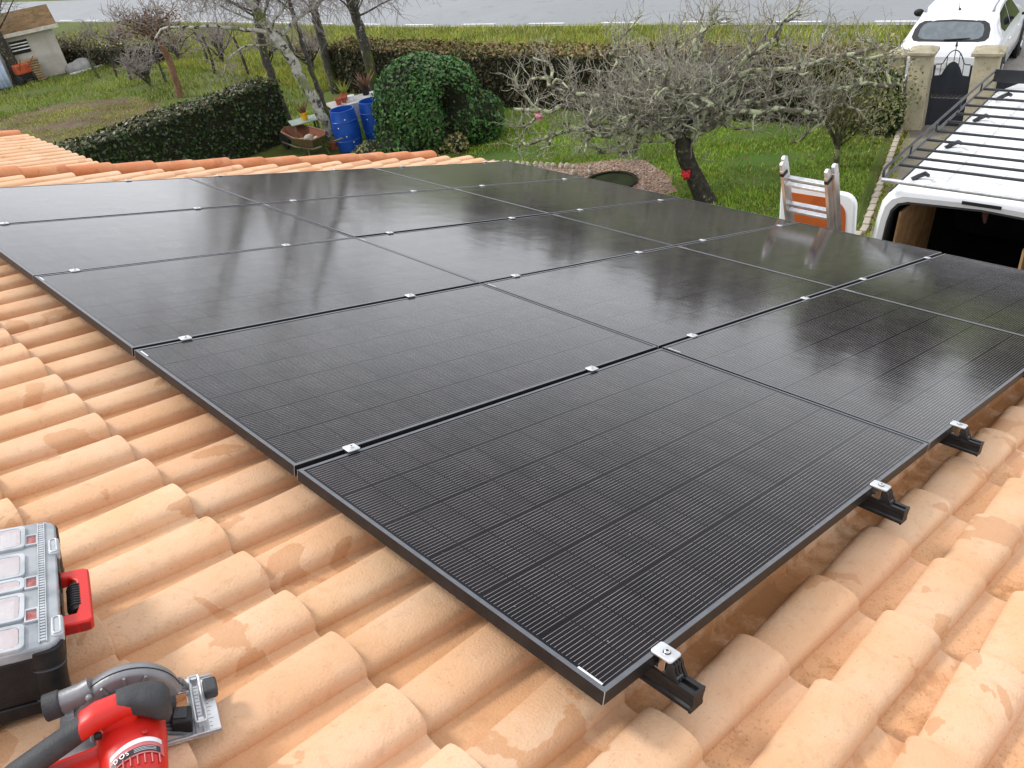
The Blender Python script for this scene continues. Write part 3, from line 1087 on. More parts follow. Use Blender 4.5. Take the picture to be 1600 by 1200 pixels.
mb.lathe([(0.0, 0.058), (0.080, 0.058), (0.080, 0.030), (0.0, 0.030)], 40, 0, Matrix.Translation((GX, 0, GZ)) @ Matrix.Rotation(R(-90), 4, 'X') @ Matrix.Translation((0, 0, 0)), False, False)
mb.build('lower_guard', M['alu_dark'], SW, smooth=40)
mb = MB()
mb.prism([(GX - 0.070, 0.0), (GX + 0.070, 0.0), (GX + 0.060, 0.050), (GX + 0.030, 0.072), (GX - 0.04, 0.072), (GX - 0.066, 0.045)], -0.024, 0.012, 0, Matrix.Translation((0, 0, 0.018)) @ Matrix.Rotation(R(90), 4, 'X'))
mb.build('gear_case', M['guard'], SW, bevel=0.006, smooth=40)
# dust port at the back of the guard
mb = MB()
mb.tube([(-0.205, 0.046, 0.098), (-0.225, 0.046, 0.088), (-0.262, 0.046, 0.080)], [0.020, 0.021, 0.021], 16)
mb.build('dust_port', M['guard'], SW, smooth=50)
mb = MB()
mb.tube([(-0.258, 0.046, 0.0805), (-0.285, 0.046, 0.0765)], 0.0245, 18)
mb.build('port_collar', M['rubber'], SW, bevel=0.002, smooth=50)
# motor body
def blob(mb, rings, n=14, mi=0, p=2.6):
    """rings along a path: (centre, half sizes across two axes, axes) -> superellipse loft"""
    vs, fs = [], []
    for c, a, b, ea, eb in rings:
        c, ea, eb = Vector(c), Vector(ea), Vector(eb)
        for j in range(n):
            t = 2 * math.pi * j / n
            ct, st_ = math.cos(t), math.sin(t)
            vs.append(tuple(c + ea * (a * math.copysign(abs(ct) ** (2 / p), ct)) + eb * (b * math.copysign(abs(st_) ** (2 / p), st_))))
    k = len(rings)
    for i in range(k - 1):
        for j in range(n):
            j2 = (j + 1) % n
            fs.append((i * n + j, i * n + j2, (i + 1) * n + j2, (i + 1) * n + j))
    fs += [tuple(range(n - 1, -1, -1)), tuple((k - 1) * n + j for j in range(n))]
    mb.add(vs, fs, mi)
X_, Y_, Z_ = (1, 0, 0), (0, 1, 0), (0, 0, 1)
mb = MB()
blob(mb, [((-0.150, -0.018, 0.055), 0.052, 0.046, X_, Z_), ((-0.150, -0.030, 0.056), 0.056, 0.048, X_, Z_), ((-0.150, -0.085, 0.058), 0.056, 0.046, X_, Z_), ((-0.150, -0.120, 0.058), 0.053, 0.043, X_, Z_),
          ((-0.150, -0.162, 0.056), 0.050, 0.040, X_, Z_), ((-0.150, -0.172, 0.056), 0.043, 0.034, X_, Z_)], 28, 0, 2.5)
# battery foot going back from the motor
blob(mb, [((-0.185, -0.085, 0.045), 0.030, 0.030, Y_, Z_), ((-0.215, -0.092, 0.042), 0.034, 0.026, Y_, Z_), ((-0.300, -0.110, 0.040), 0.042, 0.026, Y_, Z_), ((-0.345, -0.120, 0.040), 0.042, 0.024, Y_, Z_)], 20, 0, 3.0)
mb.build('motor_housing', M['red'], SW, smooth=50)
mb = MB()   # red bridge from the front grip back to the rear handle
blob(mb, [((-0.128, -0.050, 0.128), 0.022, 0.019, Y_, Z_), ((-0.165, -0.054, 0.128), 0.023, 0.019, Y_, Z_), ((-0.200, -0.062, 0.126), 0.025, 0.020, Y_, Z_), ((-0.222, -0.068, 0.120), 0.024, 0.020, Y_, Z_), ((-0.232, -0.071, 0.112), 0.018, 0.015, Y_, Z_)], 20, 0, 3.0)
blob(mb, [((-0.165, -0.058, 0.085), 0.030, 0.020, X_, Y_), ((-0.168, -0.056, 0.120), 0.034, 0.018, X_, Y_)], 16, 0, 3.0)
mb.build('handle_bridge', M['red'], SW, smooth=50)
mb = MB()   # black overmould over the front grip
blob(mb, [((-0.166, -0.050, 0.130), 0.023, 0.020, Y_, Z_), ((-0.146, -0.050, 0.132), 0.024, 0.021, Y_, Z_), ((-0.126, -0.052, 0.128), 0.029, 0.024, Y_, Z_), ((-0.104, -0.056, 0.122), 0.033, 0.029, Y_, Z_), ((-0.090, -0.058, 0.117), 0.030, 0.028, Y_, Z_), ((-0.082, -0.058, 0.114), 0.019, 0.020, Y_, Z_)], 22, 0, 3.0)
mb.build('front_grip', M['rubber'], SW, smooth=55)
mb = MB()   # rear handle
blob(mb, [((-0.212, -0.066, 0.119), 0.021, 0.021, Y_, Z_), ((-0.240, -0.074, 0.110), 0.022, 0.022, Y_, Z_), ((-0.285, -0.088, 0.096), 0.022, 0.022, Y_, Z_), ((-0.330, -0.100, 0.080), 0.021, 0.022, Y_, Z_), ((-0.365, -0.112, 0.064), 0.020, 0.022, Y_, Z_)], 20, 0, 2.4)
mb.build('rear_grip', M['rubber'], SW, smooth=55)
mb = MB()
mb.box((-0.206, -0.092, 0.100), (-0.194, -0.082, 0.112))
mb.build('trigger', M['blackplastic'], SW, bevel=0.003)
mb = MB()   # knob and screws on the housing
mb.lathe([(0.005, 0), (0.005, 0.0015), (0.003, 0.002)], 12, 0, Matrix.Translation((-0.128, -0.104, 0.1035)))
mb.build('housing_screw', M['darkred'], SW)
# rating label wrapped over the motor: white, rose and black stripes with light lettering
def motor_z(x, y):
    t = min(1.0, abs((x + 0.150) / 0.053))
    return 0.058 + 0.0442 * (1 - t ** 2.5) ** (1 / 2.5) - (0.0006 if y < -0.12 else 0) - max(0, (-0.12 - y)) * 0.075
def stripe(name, y0, y1, x0, x1, m, h, bow=0.010):
    mb = MB()
    rows = []
    for i in range(15):
        x = x0 + (x1 - x0) * i / 14
        b = -bow * ((x + 0.128) / 0.04) ** 2
        rows.append([(x, y + b, motor_z(x, y + b) + h) for y in (y0, (y0 + y1) / 2, y1)])
    mb.grid(rows, flip=True)
    return mb.build(name, m, SW, smooth=60)
stripe('rating_label', -0.146, -0.112, -0.186, -0.103, M['label_pink'], 0.0008)
stripe('label_stripe', -0.123, -0.114, -0.184, -0.105, M['label_white'], 0.0014)
stripe('label_stripe', -0.143, -0.131, -0.184, -0.108, M['label_black'], 0.0014)
mb = MB()
fc = None
def text_mesh(name, body, size, m, parent, M4, ext=0.0002):
    cu = bpy.data.curves.new(name, 'FONT')
    cu.body = body
    cu.size = size
    cu.extrude = ext
    tmp = bpy.data.objects.new(name, cu)
    COL.objects.link(tmp)
    dg = bpy.context.evaluated_depsgraph_get()
    dg.update()
    me = bpy.data.meshes.new_from_object(tmp.evaluated_get(dg))
    bpy.data.objects.remove(tmp)
    me.name = name
    me.materials.clear()
    me.materials.append(m)
    o = bpy.data.objects.new(name, me)
    COL.objects.link(o)
    o.parent = parent
    o.matrix_local = M4
    return o
for i, (ch, x) in enumerate(zip("DOS", (-0.178, -0.169, -0.160))):
    b = -0.010 * ((x + 0.132) / 0.04) ** 2
    text_mesh('label_letter', ch, 0.0115, M['label_white'], SW, Matrix.Translation((x, -0.141 + b, motor_z(x, -0.138 + b) + 0.0026)) @ Matrix.Rotation(R(24 - i * 5), 4, 'Z') @ Matrix.Rotation(R(-34 + i * 8), 4, 'Y'))
for i in range(3):
    stripe('label_print', -0.1345 - i * 0.003, -0.1335 - i * 0.003, -0.148, -0.114, M['alu'], 0.0019)
mb = MB()
for i in range(7):
    x = -0.176 + i * 0.011
    mb.tube([(x, -0.148, motor_z(x, -0.148) + 0.0006), (x, -0.165, motor_z(x, -0.165) - 0.0008)], 0.0018, 6)
mb.build('cooling_slot', M['darkred'], SW, smooth=50)
# depth bracket, bevel quadrant and knobs at the front
mb = MB()
loop = rrect(-0.043, -0.030, -0.024, 0.096, 0.005)
mb.tube([(x, y, 0.020) for x, y in loop], 0.0026, 6, closed=True)
for y in (-0.024, 0.090):
    mb.box((-0.038, y - 0.004, 0.003), (-0.028, y + 0.004, 0.020))
mb.box((-0.060, 0.070, 0.010), (-0.0437, 0.082, 0.017))
mb.box((-0.060, 0.070, 0.022), (-0.0437, 0.082, 0.029))
mb.build('depth_bracket', M['alu'], SW, smooth=40)
mb = MB()
mb.box((-0.0385, -0.022, 0.014), (-0.0285, 0.070, 0.0175))
mb.build('bevel_scale', M['shoe'], SW, bevel=0.001)
mb = MB()
for i in range(9):
    y = -0.014 + i * 0.0095
    mb.box((-0.0375, y, 0.0177), (-0.0320 if i % 2 else -0.030, y + 0.0011, 0.0180))
mb.build('scale_mark', M['ink'], SW)
mb = MB()
mb.prism(rrect(-0.020, 0.028, 0.006, 0.068, 0.006), 0.012, 0.034)
mb.build('bevel_knob', M['rubber'], SW, bevel=0.004, smooth=40)
mb = MB()
mb.prism([(-0.085, -0.030), (-0.050, -0.036), (-0.046, 0.004), (-0.078, 0.012)], 0.0034, 0.034)
mb.build('depth_lever', M['blackplastic'], SW, bevel=0.003)
mb = MB()
mb.prism([(-0.081, -0.020), (-0.058, -0.026), (-0.054, 0.002), (-0.075, 0.008)], 0.0342, 0.0362)
mb.build('lever_pad', M['rubber'], SW, bevel=0.001)
mb = MB()
mb.tube([(-0.060, 0.050, 0.060), (-0.050, 0.066, 0.030), (-0.045, 0.074, 0.014)], [0.006, 0.005, 0.005], 8)
mb.tube([(-0.095, 0.030, 0.058), (-0.062, 0.052, 0.040), (-0.046, 0.070, 0.022)], [0.005, 0.0045, 0.004], 8)
mb.build('guard_arm', M['guard'], SW, smooth=50)

# ------------------------------------------------------------------ ladder leaning on the eave
M['ladder_alu'] = mat('ladder_aluminium', (0.62, 0.585, 0.56), (0.46, 0.42, 0.39), 7, 0.30, 0.75)
LX, LY = 5.18, 2.45
lad = thing('ladder', 'two section aluminium ladder leaning against the eave beside the van door', 'ladder', (LX + 1.05, LY, G), (0, R(-16.0), 0))
LEN = 2.67
def section(x, y0, w, top, tag_):
    for s in (-1, 1):
        mb = MB()
        yy = y0 + s * w / 2
        mb.box((x - 0.038, yy - 0.014, 0.02), (x + 0.038, yy + 0.014, top))
        mb.build('stile', M['ladder_alu'], lad, bevel=0.003)
        mb = MB()
        mb.box((x - 0.042, yy - 0.017, 0.0), (x + 0.042, yy + 0.017, 0.05))
        mb.build('rubber_foot', M['blackplastic'], lad)
    z = 0.28
    while z < top - 0.1:
        mb = MB()
        mb.box((x - 0.024, y0 - w / 2 + 0.015, z - 0.012), (x + 0.024, y0 + w / 2 - 0.015, z + 0.012))
        mb.build('rung', M['alu'], lad, bevel=0.004)
        z += 0.28
section(0.0, 0.0, 0.40, LEN, 'front')
section(0.080, 0.004, 0.45, LEN - 0.005, 'rear')
for s in (-1, 1):
    for x, y0, hw in ((0.0, 0.0, 0.20), (0.080, 0.004, 0.225)):
        mb = MB()
        yy = y0 + s * hw
        n = 7
        pf = [(-0.033, 0)] + [(-0.033 + 0.066 * i / 6, 0.05 + 0.045 * math.sin(math.pi * (0.25 + 0.6 * i / 6))) for i in range(7)] + [(0.033, 0)]
        k = len(pf)
        mb.add([(x + a, yy - 0.0127, LEN - 0.02 + b) for a, b in pf] + [(x + a, yy + 0.0127, LEN - 0.02 + b) for a, b in pf], [tuple(range(k - 1, -1, -1)), tuple(range(k, 2 * k))] + [(i, (i + 1) % k, k + (i + 1) % k, k + i) for i in range(k)])
        mb.build('stile_end', M['alu'], lad)
    mb = MB()
    mb.box((-0.040, s * 0.20 - 0.02, LEN - 0.055), (0.036, s * 0.20 + 0.016, LEN - 0.022))
    mb.build('guide_bracket', M['blackplastic'], lad, bevel=0.003)
# ------------------------------------------------------------------ white van with its rear open
M['vanpaint'] = mat('white_van_paint', (0.84, 0.85, 0.86), (0.80, 0.81, 0.82), 2.0, 0.28, coat=0.4)
M['carpaint'] = mat('white_car_paint', (0.80, 0.81, 0.83), (0.77, 0.78, 0.80), 1.0, 0.22, coat=0.7)
M['dark_int'] = mat('dark_interior', (0.015, 0.015, 0.017), (0.025, 0.022, 0.02), 5, 0.8)
M['seal'] = mat('rubber_seal', (0.015, 0.015, 0.016), rough=0.6)
M['ply'] = mat('plywood_lining', (0.52, 0.33, 0.16), (0.36, 0.20, 0.085), 7, 0.65, detail=6)
M['orange_ply'] = mat('orange_liner', (0.50, 0.115, 0.018), (0.42, 0.085, 0.014), 5, 0.5)
M['rack'] = mat('black_rack', (0.02, 0.022, 0.026), rough=0.4)
M['glass_dark'] = mat('dark_glass', (0.012, 0.016, 0.02), rough=0.06)
M['tyre'] = mat('tyre', (0.02, 0.02, 0.02), rough=0.85)
M['lamp_red'] = mat('lamp_red', (0.45, 0.01, 0.01), rough=0.15)
V_ = thing('van', 'white van with open rear, black roof rack and dark load space', 'van', (6.72, 1.40, G), (0, 0, R(3.2)))
def mirror_section(h):
    return h + [(-y, z) for y, z in h[-2:0:-1]]
def van_outer(W=0.965, H=2.055):
    return [(0, .34), (W - .12, .34), (W, .44), (W, 1.0), (W - .02, 1.32), (W - .070, 1.74), (W - .095, 1.88), (W - .145, 1.965), (W - .25, H - .03), (0, H)]
def van_inner():
    W = .965
    return [(0, .56), (W - .21, .56), (W - .13, .64), (W - .12, 1.0), (W - .135, 1.32), (W - .170, 1.70), (W - .195, 1.82), (W - .25, 1.895), (W - .34, 1.925), (0, 1.955)]
so, si = mirror_section(van_outer()), mirror_section(van_inner())
def secs(rows, mb, mi=0, closed=True, flip=False):
    n = len(rows[0])
    vs = [q for r in rows for q in r]
    fs = []
    for i in range(len(rows) - 1):
        for j in range(n if closed else n - 1):
            f = (i * n + j, i * n + (j + 1) % n, (i + 1) * n + (j + 1) % n, (i + 1) * n + j)
            fs.append(f[::-1] if flip else f)
    mb.add(vs, fs, mi)
mb = MB()
def lift(sec, k, top, ws):
    return [(y * ws, z if z <= 1.0 else 1.0 + (z - 1.0) * k if top is None else min(z, top)) for y, z in sec]
rows = [[(0.03, y * .985, .34 + (z - .34) * .993) for y, z in so], [(0.055, y, z) for y, z in so], [(3.25, y, z) for y, z in so],
        [(3.7, y * .985, z if z <= 1 else 1 + (z - 1) * .93) for y, z in so], [(4.25, y * .96, z if z <= 1 else 1 + (z - 1) * .35) for y, z in so],
        [(4.75, y * .90, min(z, 1 + 0.02 * (z > 1))) for y, z in so], [(4.98, y * .78, min(max(z, .42), .86)) for y, z in so]]
secs(rows, mb, flip=True)
mb.add(rows[-1], [tuple(range(len(so)))])
secs([[(0.03, y * .985, .34 + (z - .34) * .993) for y, z in so], [(0.0, y * .5 + a * .5, z * .5 + b * .5) for (y, z), (a, b) in zip(so, si)], [(0.012, a, b) for a, b in si], [(0.07, a * .985, b - .006) for a, b in si]], mb)
mb.build('body', M['vanpaint'], V_, smooth=38)
mb = MB()
secs([[(0.008, a * .998, b * .999) for a, b in si], [(0.004, a * .975, b * .992) for a, b in si], [(0.03, a * .972, b * .990) for a, b in si]], mb)
mb.build('door_seal', M['seal'], V_, smooth=50)
mb = MB()
inn = [(0.071, a * .983, b - .008) for a, b in si]
secs([inn, [(2.5, y, z) for _, y, z in inn]], mb)
mb.add([(2.5, y, z) for _, y, z in inn], [tuple(range(len(si)))])
mb.build('load_space', M['dark_int'], V_)
for nm, (x0, x1), y0, (z0, z1) in (('side_lining', (0.09, 1.35), 0.742, (0.62, 1.70)),):
    mb = MB()
    mb.add([(x0, y0 + .045, z0), (x1, y0 + .045, z0), (x1, y0 - .01, z1 - .05), (x0, y0 - .03, z1 + .08), (x0, y0 + .03, z0), (x1, y0 + .03, z0), (x1, y0 - .03, z1 - .05), (x0, y0 - .05, z1 + .08)],
           [(0, 1, 2, 3), (7, 6, 5, 4), (0, 4, 5, 1), (1, 5, 6, 2), (2, 6, 7, 3), (3, 7, 4, 0)])
    mb.build(nm, M['ply'], V_)
mb = MB()
mb.add([(0.12, -0.36, .60), (1.6, -0.36, .60), (1.6, -0.36, 1.25), (0.5, -0.36, 1.60), (0.12, -0.36, 1.60), (0.12, -0.38, .60), (1.6, -0.38, .60), (1.6, -0.38, 1.25), (0.5, -0.38, 1.60), (0.12, -0.38, 1.60)],
       [(0, 1, 2, 3, 4), (9, 8, 7, 6, 5)] + [(i, i + 5, (i + 1) % 5 + 5, (i + 1) % 5) for i in range(5)])
mb.build('shelf_side', M['ply'], V_)
mb = MB()
mb.box((0.15, -0.38, 1.30), (0.9, -0.80, 1.32))
mb.box((0.15, -0.38, 0.95), (1.5, -0.82, 0.97))
mb.build('shelf_board', M['ply'], V_)
mb = MB()
mb.box((0.0, -0.15, 1.985), (-0.006, 0.17, 2.018))
mb.build('brake_light', M['seal'], V_, bevel=.004)
mb = MB()
mb.box((0.03, -0.42, 1.86), (0.08, -0.36, 1.915))
mb.box((0.03, -0.70, 1.845), (0.06, -0.42, 1.86))
mb.build('door_striker', M['alu'], V_, bevel=.004)
# faint hanging glove in the dark load space
mb = MB()
mb.tube([(1.1, 0.22, 1.72), (1.1, 0.215, 1.60), (1.1, 0.20, 1.42), (1.1, 0.19, 1.34)], [0.004, 0.022, 0.030, 0.012], 8, 0)
mb.build('hanging_rag', mat('grey_rag', (.25, .20, .20), (.3, .1, .1), 6, .9), V_, smooth=60)
# rear doors swung right back against the sides
for s, nm in ((1, 'rear_door'), (-1, 'rear_door')):
    def dpoly(inset, z0, z1):
        a, b = 1.02 + inset, 1.84 - inset
        r = 0.13 if inset == 0 else 0.17
        pts = [(b, z0), (b, z1)]
        for i in range(7):
            t = R(90 + 90 * i / 6)
            pts.append((a + .05 + r + r * math.cos(t), z1 - r + r * math.sin(t)))
        pts += [(a + .02, 1.25), (a, 1.0), (a, z0)]
        return pts
    mb = MB()
    for pl, x0, x1 in ((dpoly(0, .42, 1.945), -0.075, -0.005),):
        n = len(pl)
        mb.add([(x0, s * y, z) for y, z in pl] + [(x1, s * y, z) for y, z in pl],
               [tuple(range(n)), tuple(range(2 * n - 1, n - 1, -1))] + [(i, n + i, n + (i + 1) % n, (i + 1) % n) for i in range(n)])
    mb.build(nm, M['vanpaint'], V_, bevel=.018, seg=3, smooth=40)
    mb = MB()
    pl = dpoly(.08, .55, 1.88)
    n = len(pl)
    mb.add([(-0.083, s * y, z) for y, z in pl] + [(-0.0755, s * y, z) for y, z in pl],
           [tuple(range(n)), tuple(range(2 * n - 1, n - 1, -1))] + [(i, n + i, n + (i + 1) % n, (i + 1) % n) for i in range(n)])
    mb.build('door_liner', M['orange_ply'], V_, bevel=.002)
    for z in (.62, 1.38):
        mb = MB()
        mb.box((-0.04, s * .93, z), (-0.0, s * 1.04, z + .04))
        mb.build('door_hinge', M['seal'], V_)
    mb = MB()
    mb.box((0.0, s * .80, .72), (-0.02, s * .93, 1.28))
    mb.build('tail_light', M['lamp_red'], V_, bevel=.006)
mb = MB()
mb.box((-0.10, -.88, .32), (0.12, .88, .50))
mb.build('bumper', M['blackplastic'], V_, bevel=.03)
for x in (0.75, 3.95):
    for s in (-1, 1):
        Mx = Matrix.Translation((x, s * .86, .33)) @ Matrix.Rotation(R(90), 4, 'X')
        mb = MB()
        mb.lathe([(.20, -.10), (.31, -.10), (.33, -.07), (.33, .07), (.31, .10), (.20, .10)], 28, 0, Mx, False, False)
        mb.lathe([(.20, -.09), (.20, .09)], 20, 1, Mx)
        mb.build('wheel', [M['tyre'], M['zinc']], V_, smooth=40)
mb = MB()
P0 = [(3.42, 1.0), (3.72, .97)]
mb.grid([[(3.30 + .45 * t, y * (.80 - .02 * t), 2.03 - .09 - .06 * t - .03 * abs(y)) for y in (-1, -.5, 0, .5, 1)] for t in (1.0, 0.0)])
mb.add([(3.74, -.82, 1.80), (3.74, .82, 1.80), (4.26, .86, 1.36), (4.26, -.86, 1.36)], [(0, 1, 2, 3)])
mb.build('windscreen', M['glass_dark'], V_)
for s in (-1, 1):
    mb = MB()
    mb.tube([(0.08, s * .822, 1.972), (3.2, s * .822, 1.972)], .007, 6)
    mb.build('roof_seam', M['seal'], V_)
for y in (-.42, 0, .42):
    mb = MB()
    mb.tube([(0.25, y, 2.018), (0.30, y, 2.034 + .006 * (y == 0)), (3.0, y, 2.034 + .006 * (y == 0)), (3.05, y, 2.018)], .022, 8)
    mb.build('roof_rib', M['vanpaint'], V_, smooth=60)
# roof rack
mb = MB()
XF, YR, ZR = 3.22, .865, 2.125
for s in (-1, 1):
    mb.tube([(-0.02, s * YR, ZR), (XF, s * YR, ZR)], .014, 6)
    mb.tube([(-0.02, s * YR, ZR), (-0.02, s * YR, ZR + .085), (0.03, s * (YR - .005), ZR + .105), (XF, s * (YR - .005), ZR + .105)], .013, 6)
    for x in (.65, 1.35, 2.05, 2.75):
        mb.tube([(x, s * YR, ZR), (x, s * (YR - .005), ZR + .105)], .010, 5)
rk = mb.build('roof_rack', M['rack'], V_, smooth=60)
for x in (.36, .58, .81, 1.09, 1.36, 1.68, 1.95, 2.24, 2.52, 2.84):
    mb = MB()
    mb.tube([(x, -YR, ZR), (x, YR, ZR)], .0145, 6)
    mb.build('crossbar', M['rack'], rk, smooth=60)
mb = MB()
mb.box((XF - .02, -YR, ZR - .02), (XF, YR, ZR + .12))
mb.build('wind_deflector', M['rack'], rk, bevel=.004)
mb = MB()
mb.tube([(-0.035, -.87, ZR - .002), (-0.035, .87, ZR - .002)], .021, 10)
mb.build('rear_roller', M['alu'], rk, smooth=60)
for x in (.30, 1.20, 2.05, 2.82):
    for s in (-1, 1):
        mb = MB()
        pts = [(x - .07, s * .55, ZR - .012), (x - .03, s * .56, ZR - .03), (x + .02, s * .60, ZR - .035), (x + .02, s * .66, ZR - .07), (x - .01, s * .70, 2.02)]
        mb.tube(pts, [.012, .020, .022, .022, .03], 6)
        mb.build('rack_foot', M['rack'], rk, smooth=50)

# ------------------------------------------------------------------ white hatchback beyond the gate
CAR = thing('hatchback', 'white hatchback car with roof rails parked beyond the dark metal gates', 'car', (15.42, 4.97, G - 0.0), (0, 0, R(10)))
def car_sec(x):
    def ip(tab):
        for (a, va), (b, vb) in zip(tab[:-1], tab[1:]):
            if x <= b:
                t = (x - a) / (b - a)
                t = max(0, min(1, t))
                return va + (vb - va) * t
        return tab[-1][1]
    zt = ip([(0, .80), (.06, .95), (.14, 1.0), (.20, 1.04), (.30, 1.13), (.50, 1.31), (.58, 1.36), (.9, 1.42), (1.4, 1.45), (2.0, 1.44), (2.4, 1.39), (3.05, 1.02), (3.3, .98), (3.9, .86), (4.05, .62)])
    W = ip([(0, .66), (.06, .78), (.2, .85), (.6, .87), (2.5, .87), (3.3, .85), (3.8, .78), (4.05, .60)])
    wt = ip([(0, .60), (.14, .70), (.3, .66), (.6, .58), (.9, .58), (2.4, .56), (3.05, .66), (3.9, .62), (4.05, .5)])
    zb = min(ip([(0, .72), (.14, .94), (.6, .99), (2.4, .93), (3.05, .92), (3.9, .78), (4.05, .55)]), zt - .03)
    z0 = ip([(0, .42), (.1, .30), (3.8, .26), (4.05, .35)])
    h = [(0, z0), (W * .9, z0), (W, z0 + .12), (W, (z0 + zb) / 2 + .05), (W - .03, zb - .05), (W - .07, zb), ((W - .07) * .45 + (wt + .05) * .55, zb * .45 + (zt - .06) * .55), (wt + .045, zt - .065), (wt, zt - .022), (wt * .6, zt - .004), (0, zt)]
    return h
xs = [0, .03, .06, .10, .14, .2, .3, .4, .5, .6, .75, .9, 1.2, 1.6, 2.0, 2.4, 2.7, 3.05, 3.3, 3.6, 3.9, 4.0, 4.05]
mb = MB()
rows = [[(x, y, z) for y, z in mirror_section(car_sec(x))] for x in xs]
secs(rows, mb, flip=True)
mb.add(rows[0], [tuple(range(len(rows[0])))])
mb.add(rows[-1], [tuple(range(len(rows[0]) - 1, -1, -1))])
mb.build('body', M['carpaint'], CAR, smooth=40)
def top_pt(x, s, off=.006):
    h = car_sec(x)
    (y1, z1), (y2, z2), (y3, z3) = h[8], h[9], h[10]
    a = abs(s)
    y = a * y1 * 1.0
    if y > y2:
        t = (y - y2) / (y1 - y2)
        z = z2 + (z1 - z2) * t
    else:
        t = y / y2
        z = z3 + (z2 - z3) * t
    return (x - off * .75, math.copysign(y, s), z + off * .7)
def patch(name, outline, m, off=.006, fn=top_pt, parent=CAR, rings=4):
    cx = sum(p[0] for p in outline) / len(outline)
    cy = sum(p[1] for p in outline) / len(outline)
    mb = MB()
    rows = [[fn(cx + (x - cx) * k, cy + (y - cy) * k, off) for x, y in outline] for k in [1.0 - i / rings for i in range(rings)] + [0.02]]
    n = len(outline)
    vs = [q for r in rows for q in r]
    fs = [(i * n + j, i * n + (j + 1) % n, (i + 1) * n + (j + 1) % n, (i + 1) * n + j) for i in range(len(rows) - 1) for j in range(n)]
    fs.append(tuple((len(rows) - 1) * n + j for j in range(n)))
    mb.add(vs, fs)
    return mb.build(name, m, parent, smooth=60)
M['car_glass'] = mat('car_rear_glass', (0.14, 0.165, 0.18), rough=0.10, ior=1.6)  # sky reflection put into the pane as a pale grey-blue base colour
win = [(.185, -.70), (.175, 0), (.185, .70), (.21, .86), (.26, .95), (.38, .98), (.46, .94), (.495, .82), (.505, 0), (.495, -.82), (.46, -.94), (.38, -.98), (.26, -.95), (.21, -.86)]
patch('window_surround', [(.165 + (x - .175) * 1.06, s * 1.0) for x, s in win], M['seal'], .005)
patch('rear_window', [(.335 + (x - .335) * .84, s * .84) for x, s in win], M['car_glass'], .011)
mb = MB()
a, b = top_pt(.19, .10, .022), top_pt(.225, -.52, .022)
mb.tube([a, tuple((p + q) / 2 for p, q in zip(a, b)), b], [.016, .012, .006], 6)
mb.build('rear_wiper', M['seal'], CAR)
def side_pt(x, q, off=.006, s=-1):
    h = car_sec(x)
    if q < .5:
        (y1, z1), (y2, z2) = h[5], h[6]
        t = q / .5
    else:
        (y1, z1), (y2, z2) = h[6], h[7]
        t = (q - .5) / .5
    return (x, s * (y1 + (y2 - y1) * t + off), z1 + (z2 - z1) * t + off * .3)
for s in (-1, 1):
    patch('side_window', [(.78, .30), (.86, .60), (1.0, .88), (1.55, .95), (1.56, .10), (.95, .08)], M['glass_dark'], .006, lambda x, q, off, s=s: side_pt(x, q, off, s))
    patch('side_window', [(1.62, .10), (1.62, .95), (2.25, .92), (2.72, .12)], M['glass_dark'], .006, lambda x, q, off, s=s: side_pt(x, q, off, s))
    mb = MB()
    pts = [(.80 + i * .155, s * (.565 - .004 * i / 8), car_sec(.80 + i * .155)[8][1] + (.012 if i in (0, 9) else .055)) for i in range(10)]
    mb.tube(pts, [.022] + [.015] * 8 + [.022], 8)
    mb.build('roof_rail', M['alu_dark'], CAR, smooth=60)
    mb = MB()
    mb.ball((2.42, s * .985, 1.02), (.055, .105, .075), 12, 8)
    mb.tube([(2.45, s * .86, .98), (2.43, s * .93, 1.0)], .025, 6)
    mb.build('mirror', M['blackplastic'], CAR, smooth=60)
    mb = MB()
    mb.ball((.10, s * .70, .70), (.05, .13, .10), 12, 8)
    mb.build('tail_light', M['lamp_red'], CAR, smooth=60)
    for x in (.72, 3.2):
        Mx = Matrix.Translation((x, s * .79, .32)) @ Matrix.Rotation(R(90), 4, 'X')
        mb = MB()
        mb.lathe([(.21, -.10), (.30, -.10), (.32, -.07), (.32, .07), (.30, .10), (.21, .10)], 28, 0, Mx, False, False)
        w = mb.build('wheel', M['tyre'], CAR, smooth=40)
        mb = MB()
        mb.lathe([(.21, -.085), (.21, .085)], 24, 0, Mx)
        for k in range(5):
            t = 2 * math.pi * k / 5
            mb.tube([(x, s * .885, .32), (x + .18 * math.cos(t), s * .882, .32 + .18 * math.sin(t))], .022, 5, 1)
        mb.build('rim', [M['seal'], M['alu']], w, smooth=50)
    mb = MB()
    for xx in (1.02, 1.98):
        mb.tube([(xx, s * .872, .86), (xx + .16, s * .874, .86)], .013, 6)
    mb.build('door_handle', M['carpaint'], CAR)
    for x in (.72, 3.2):
        mb = MB()
        Mx = Matrix.Translation((x, s * .845, .32)) @ Matrix.Rotation(R(90), 4, 'X')
        mb.lathe([(.33, -.03), (.40, -.03), (.40, .03), (.33, .03)], 28, 0, Mx, False, False)
        mb.build('arch_trim', M['blackplastic'], CAR, smooth=50)
mb = MB()
mb.tube([(.86, 0, 1.41), (.80, 0, 1.47), (.66, 0, 1.71)], [.018, .006, .003], 6)
mb.ball((.86, 0, 1.42), (.04, .025, .02), 8, 6)
mb.build('antenna', M['seal'], CAR)
mb = MB()
mb.prism(rrect(-.30, .30, .30, .60, .03), .004, .05, 0, Matrix.Translation((.0, 0, .0)) @ Matrix.Rotation(R(90), 4, 'Z') @ Matrix.Rotation(R(90), 4, 'X'))
mb.build('bumper_trim', M['blackplastic'], CAR)
mb = MB()
mb.box((-.012, -.25, .60), (-.002, .25, .71))
mb.build('number_plate', M['label_white'], CAR)

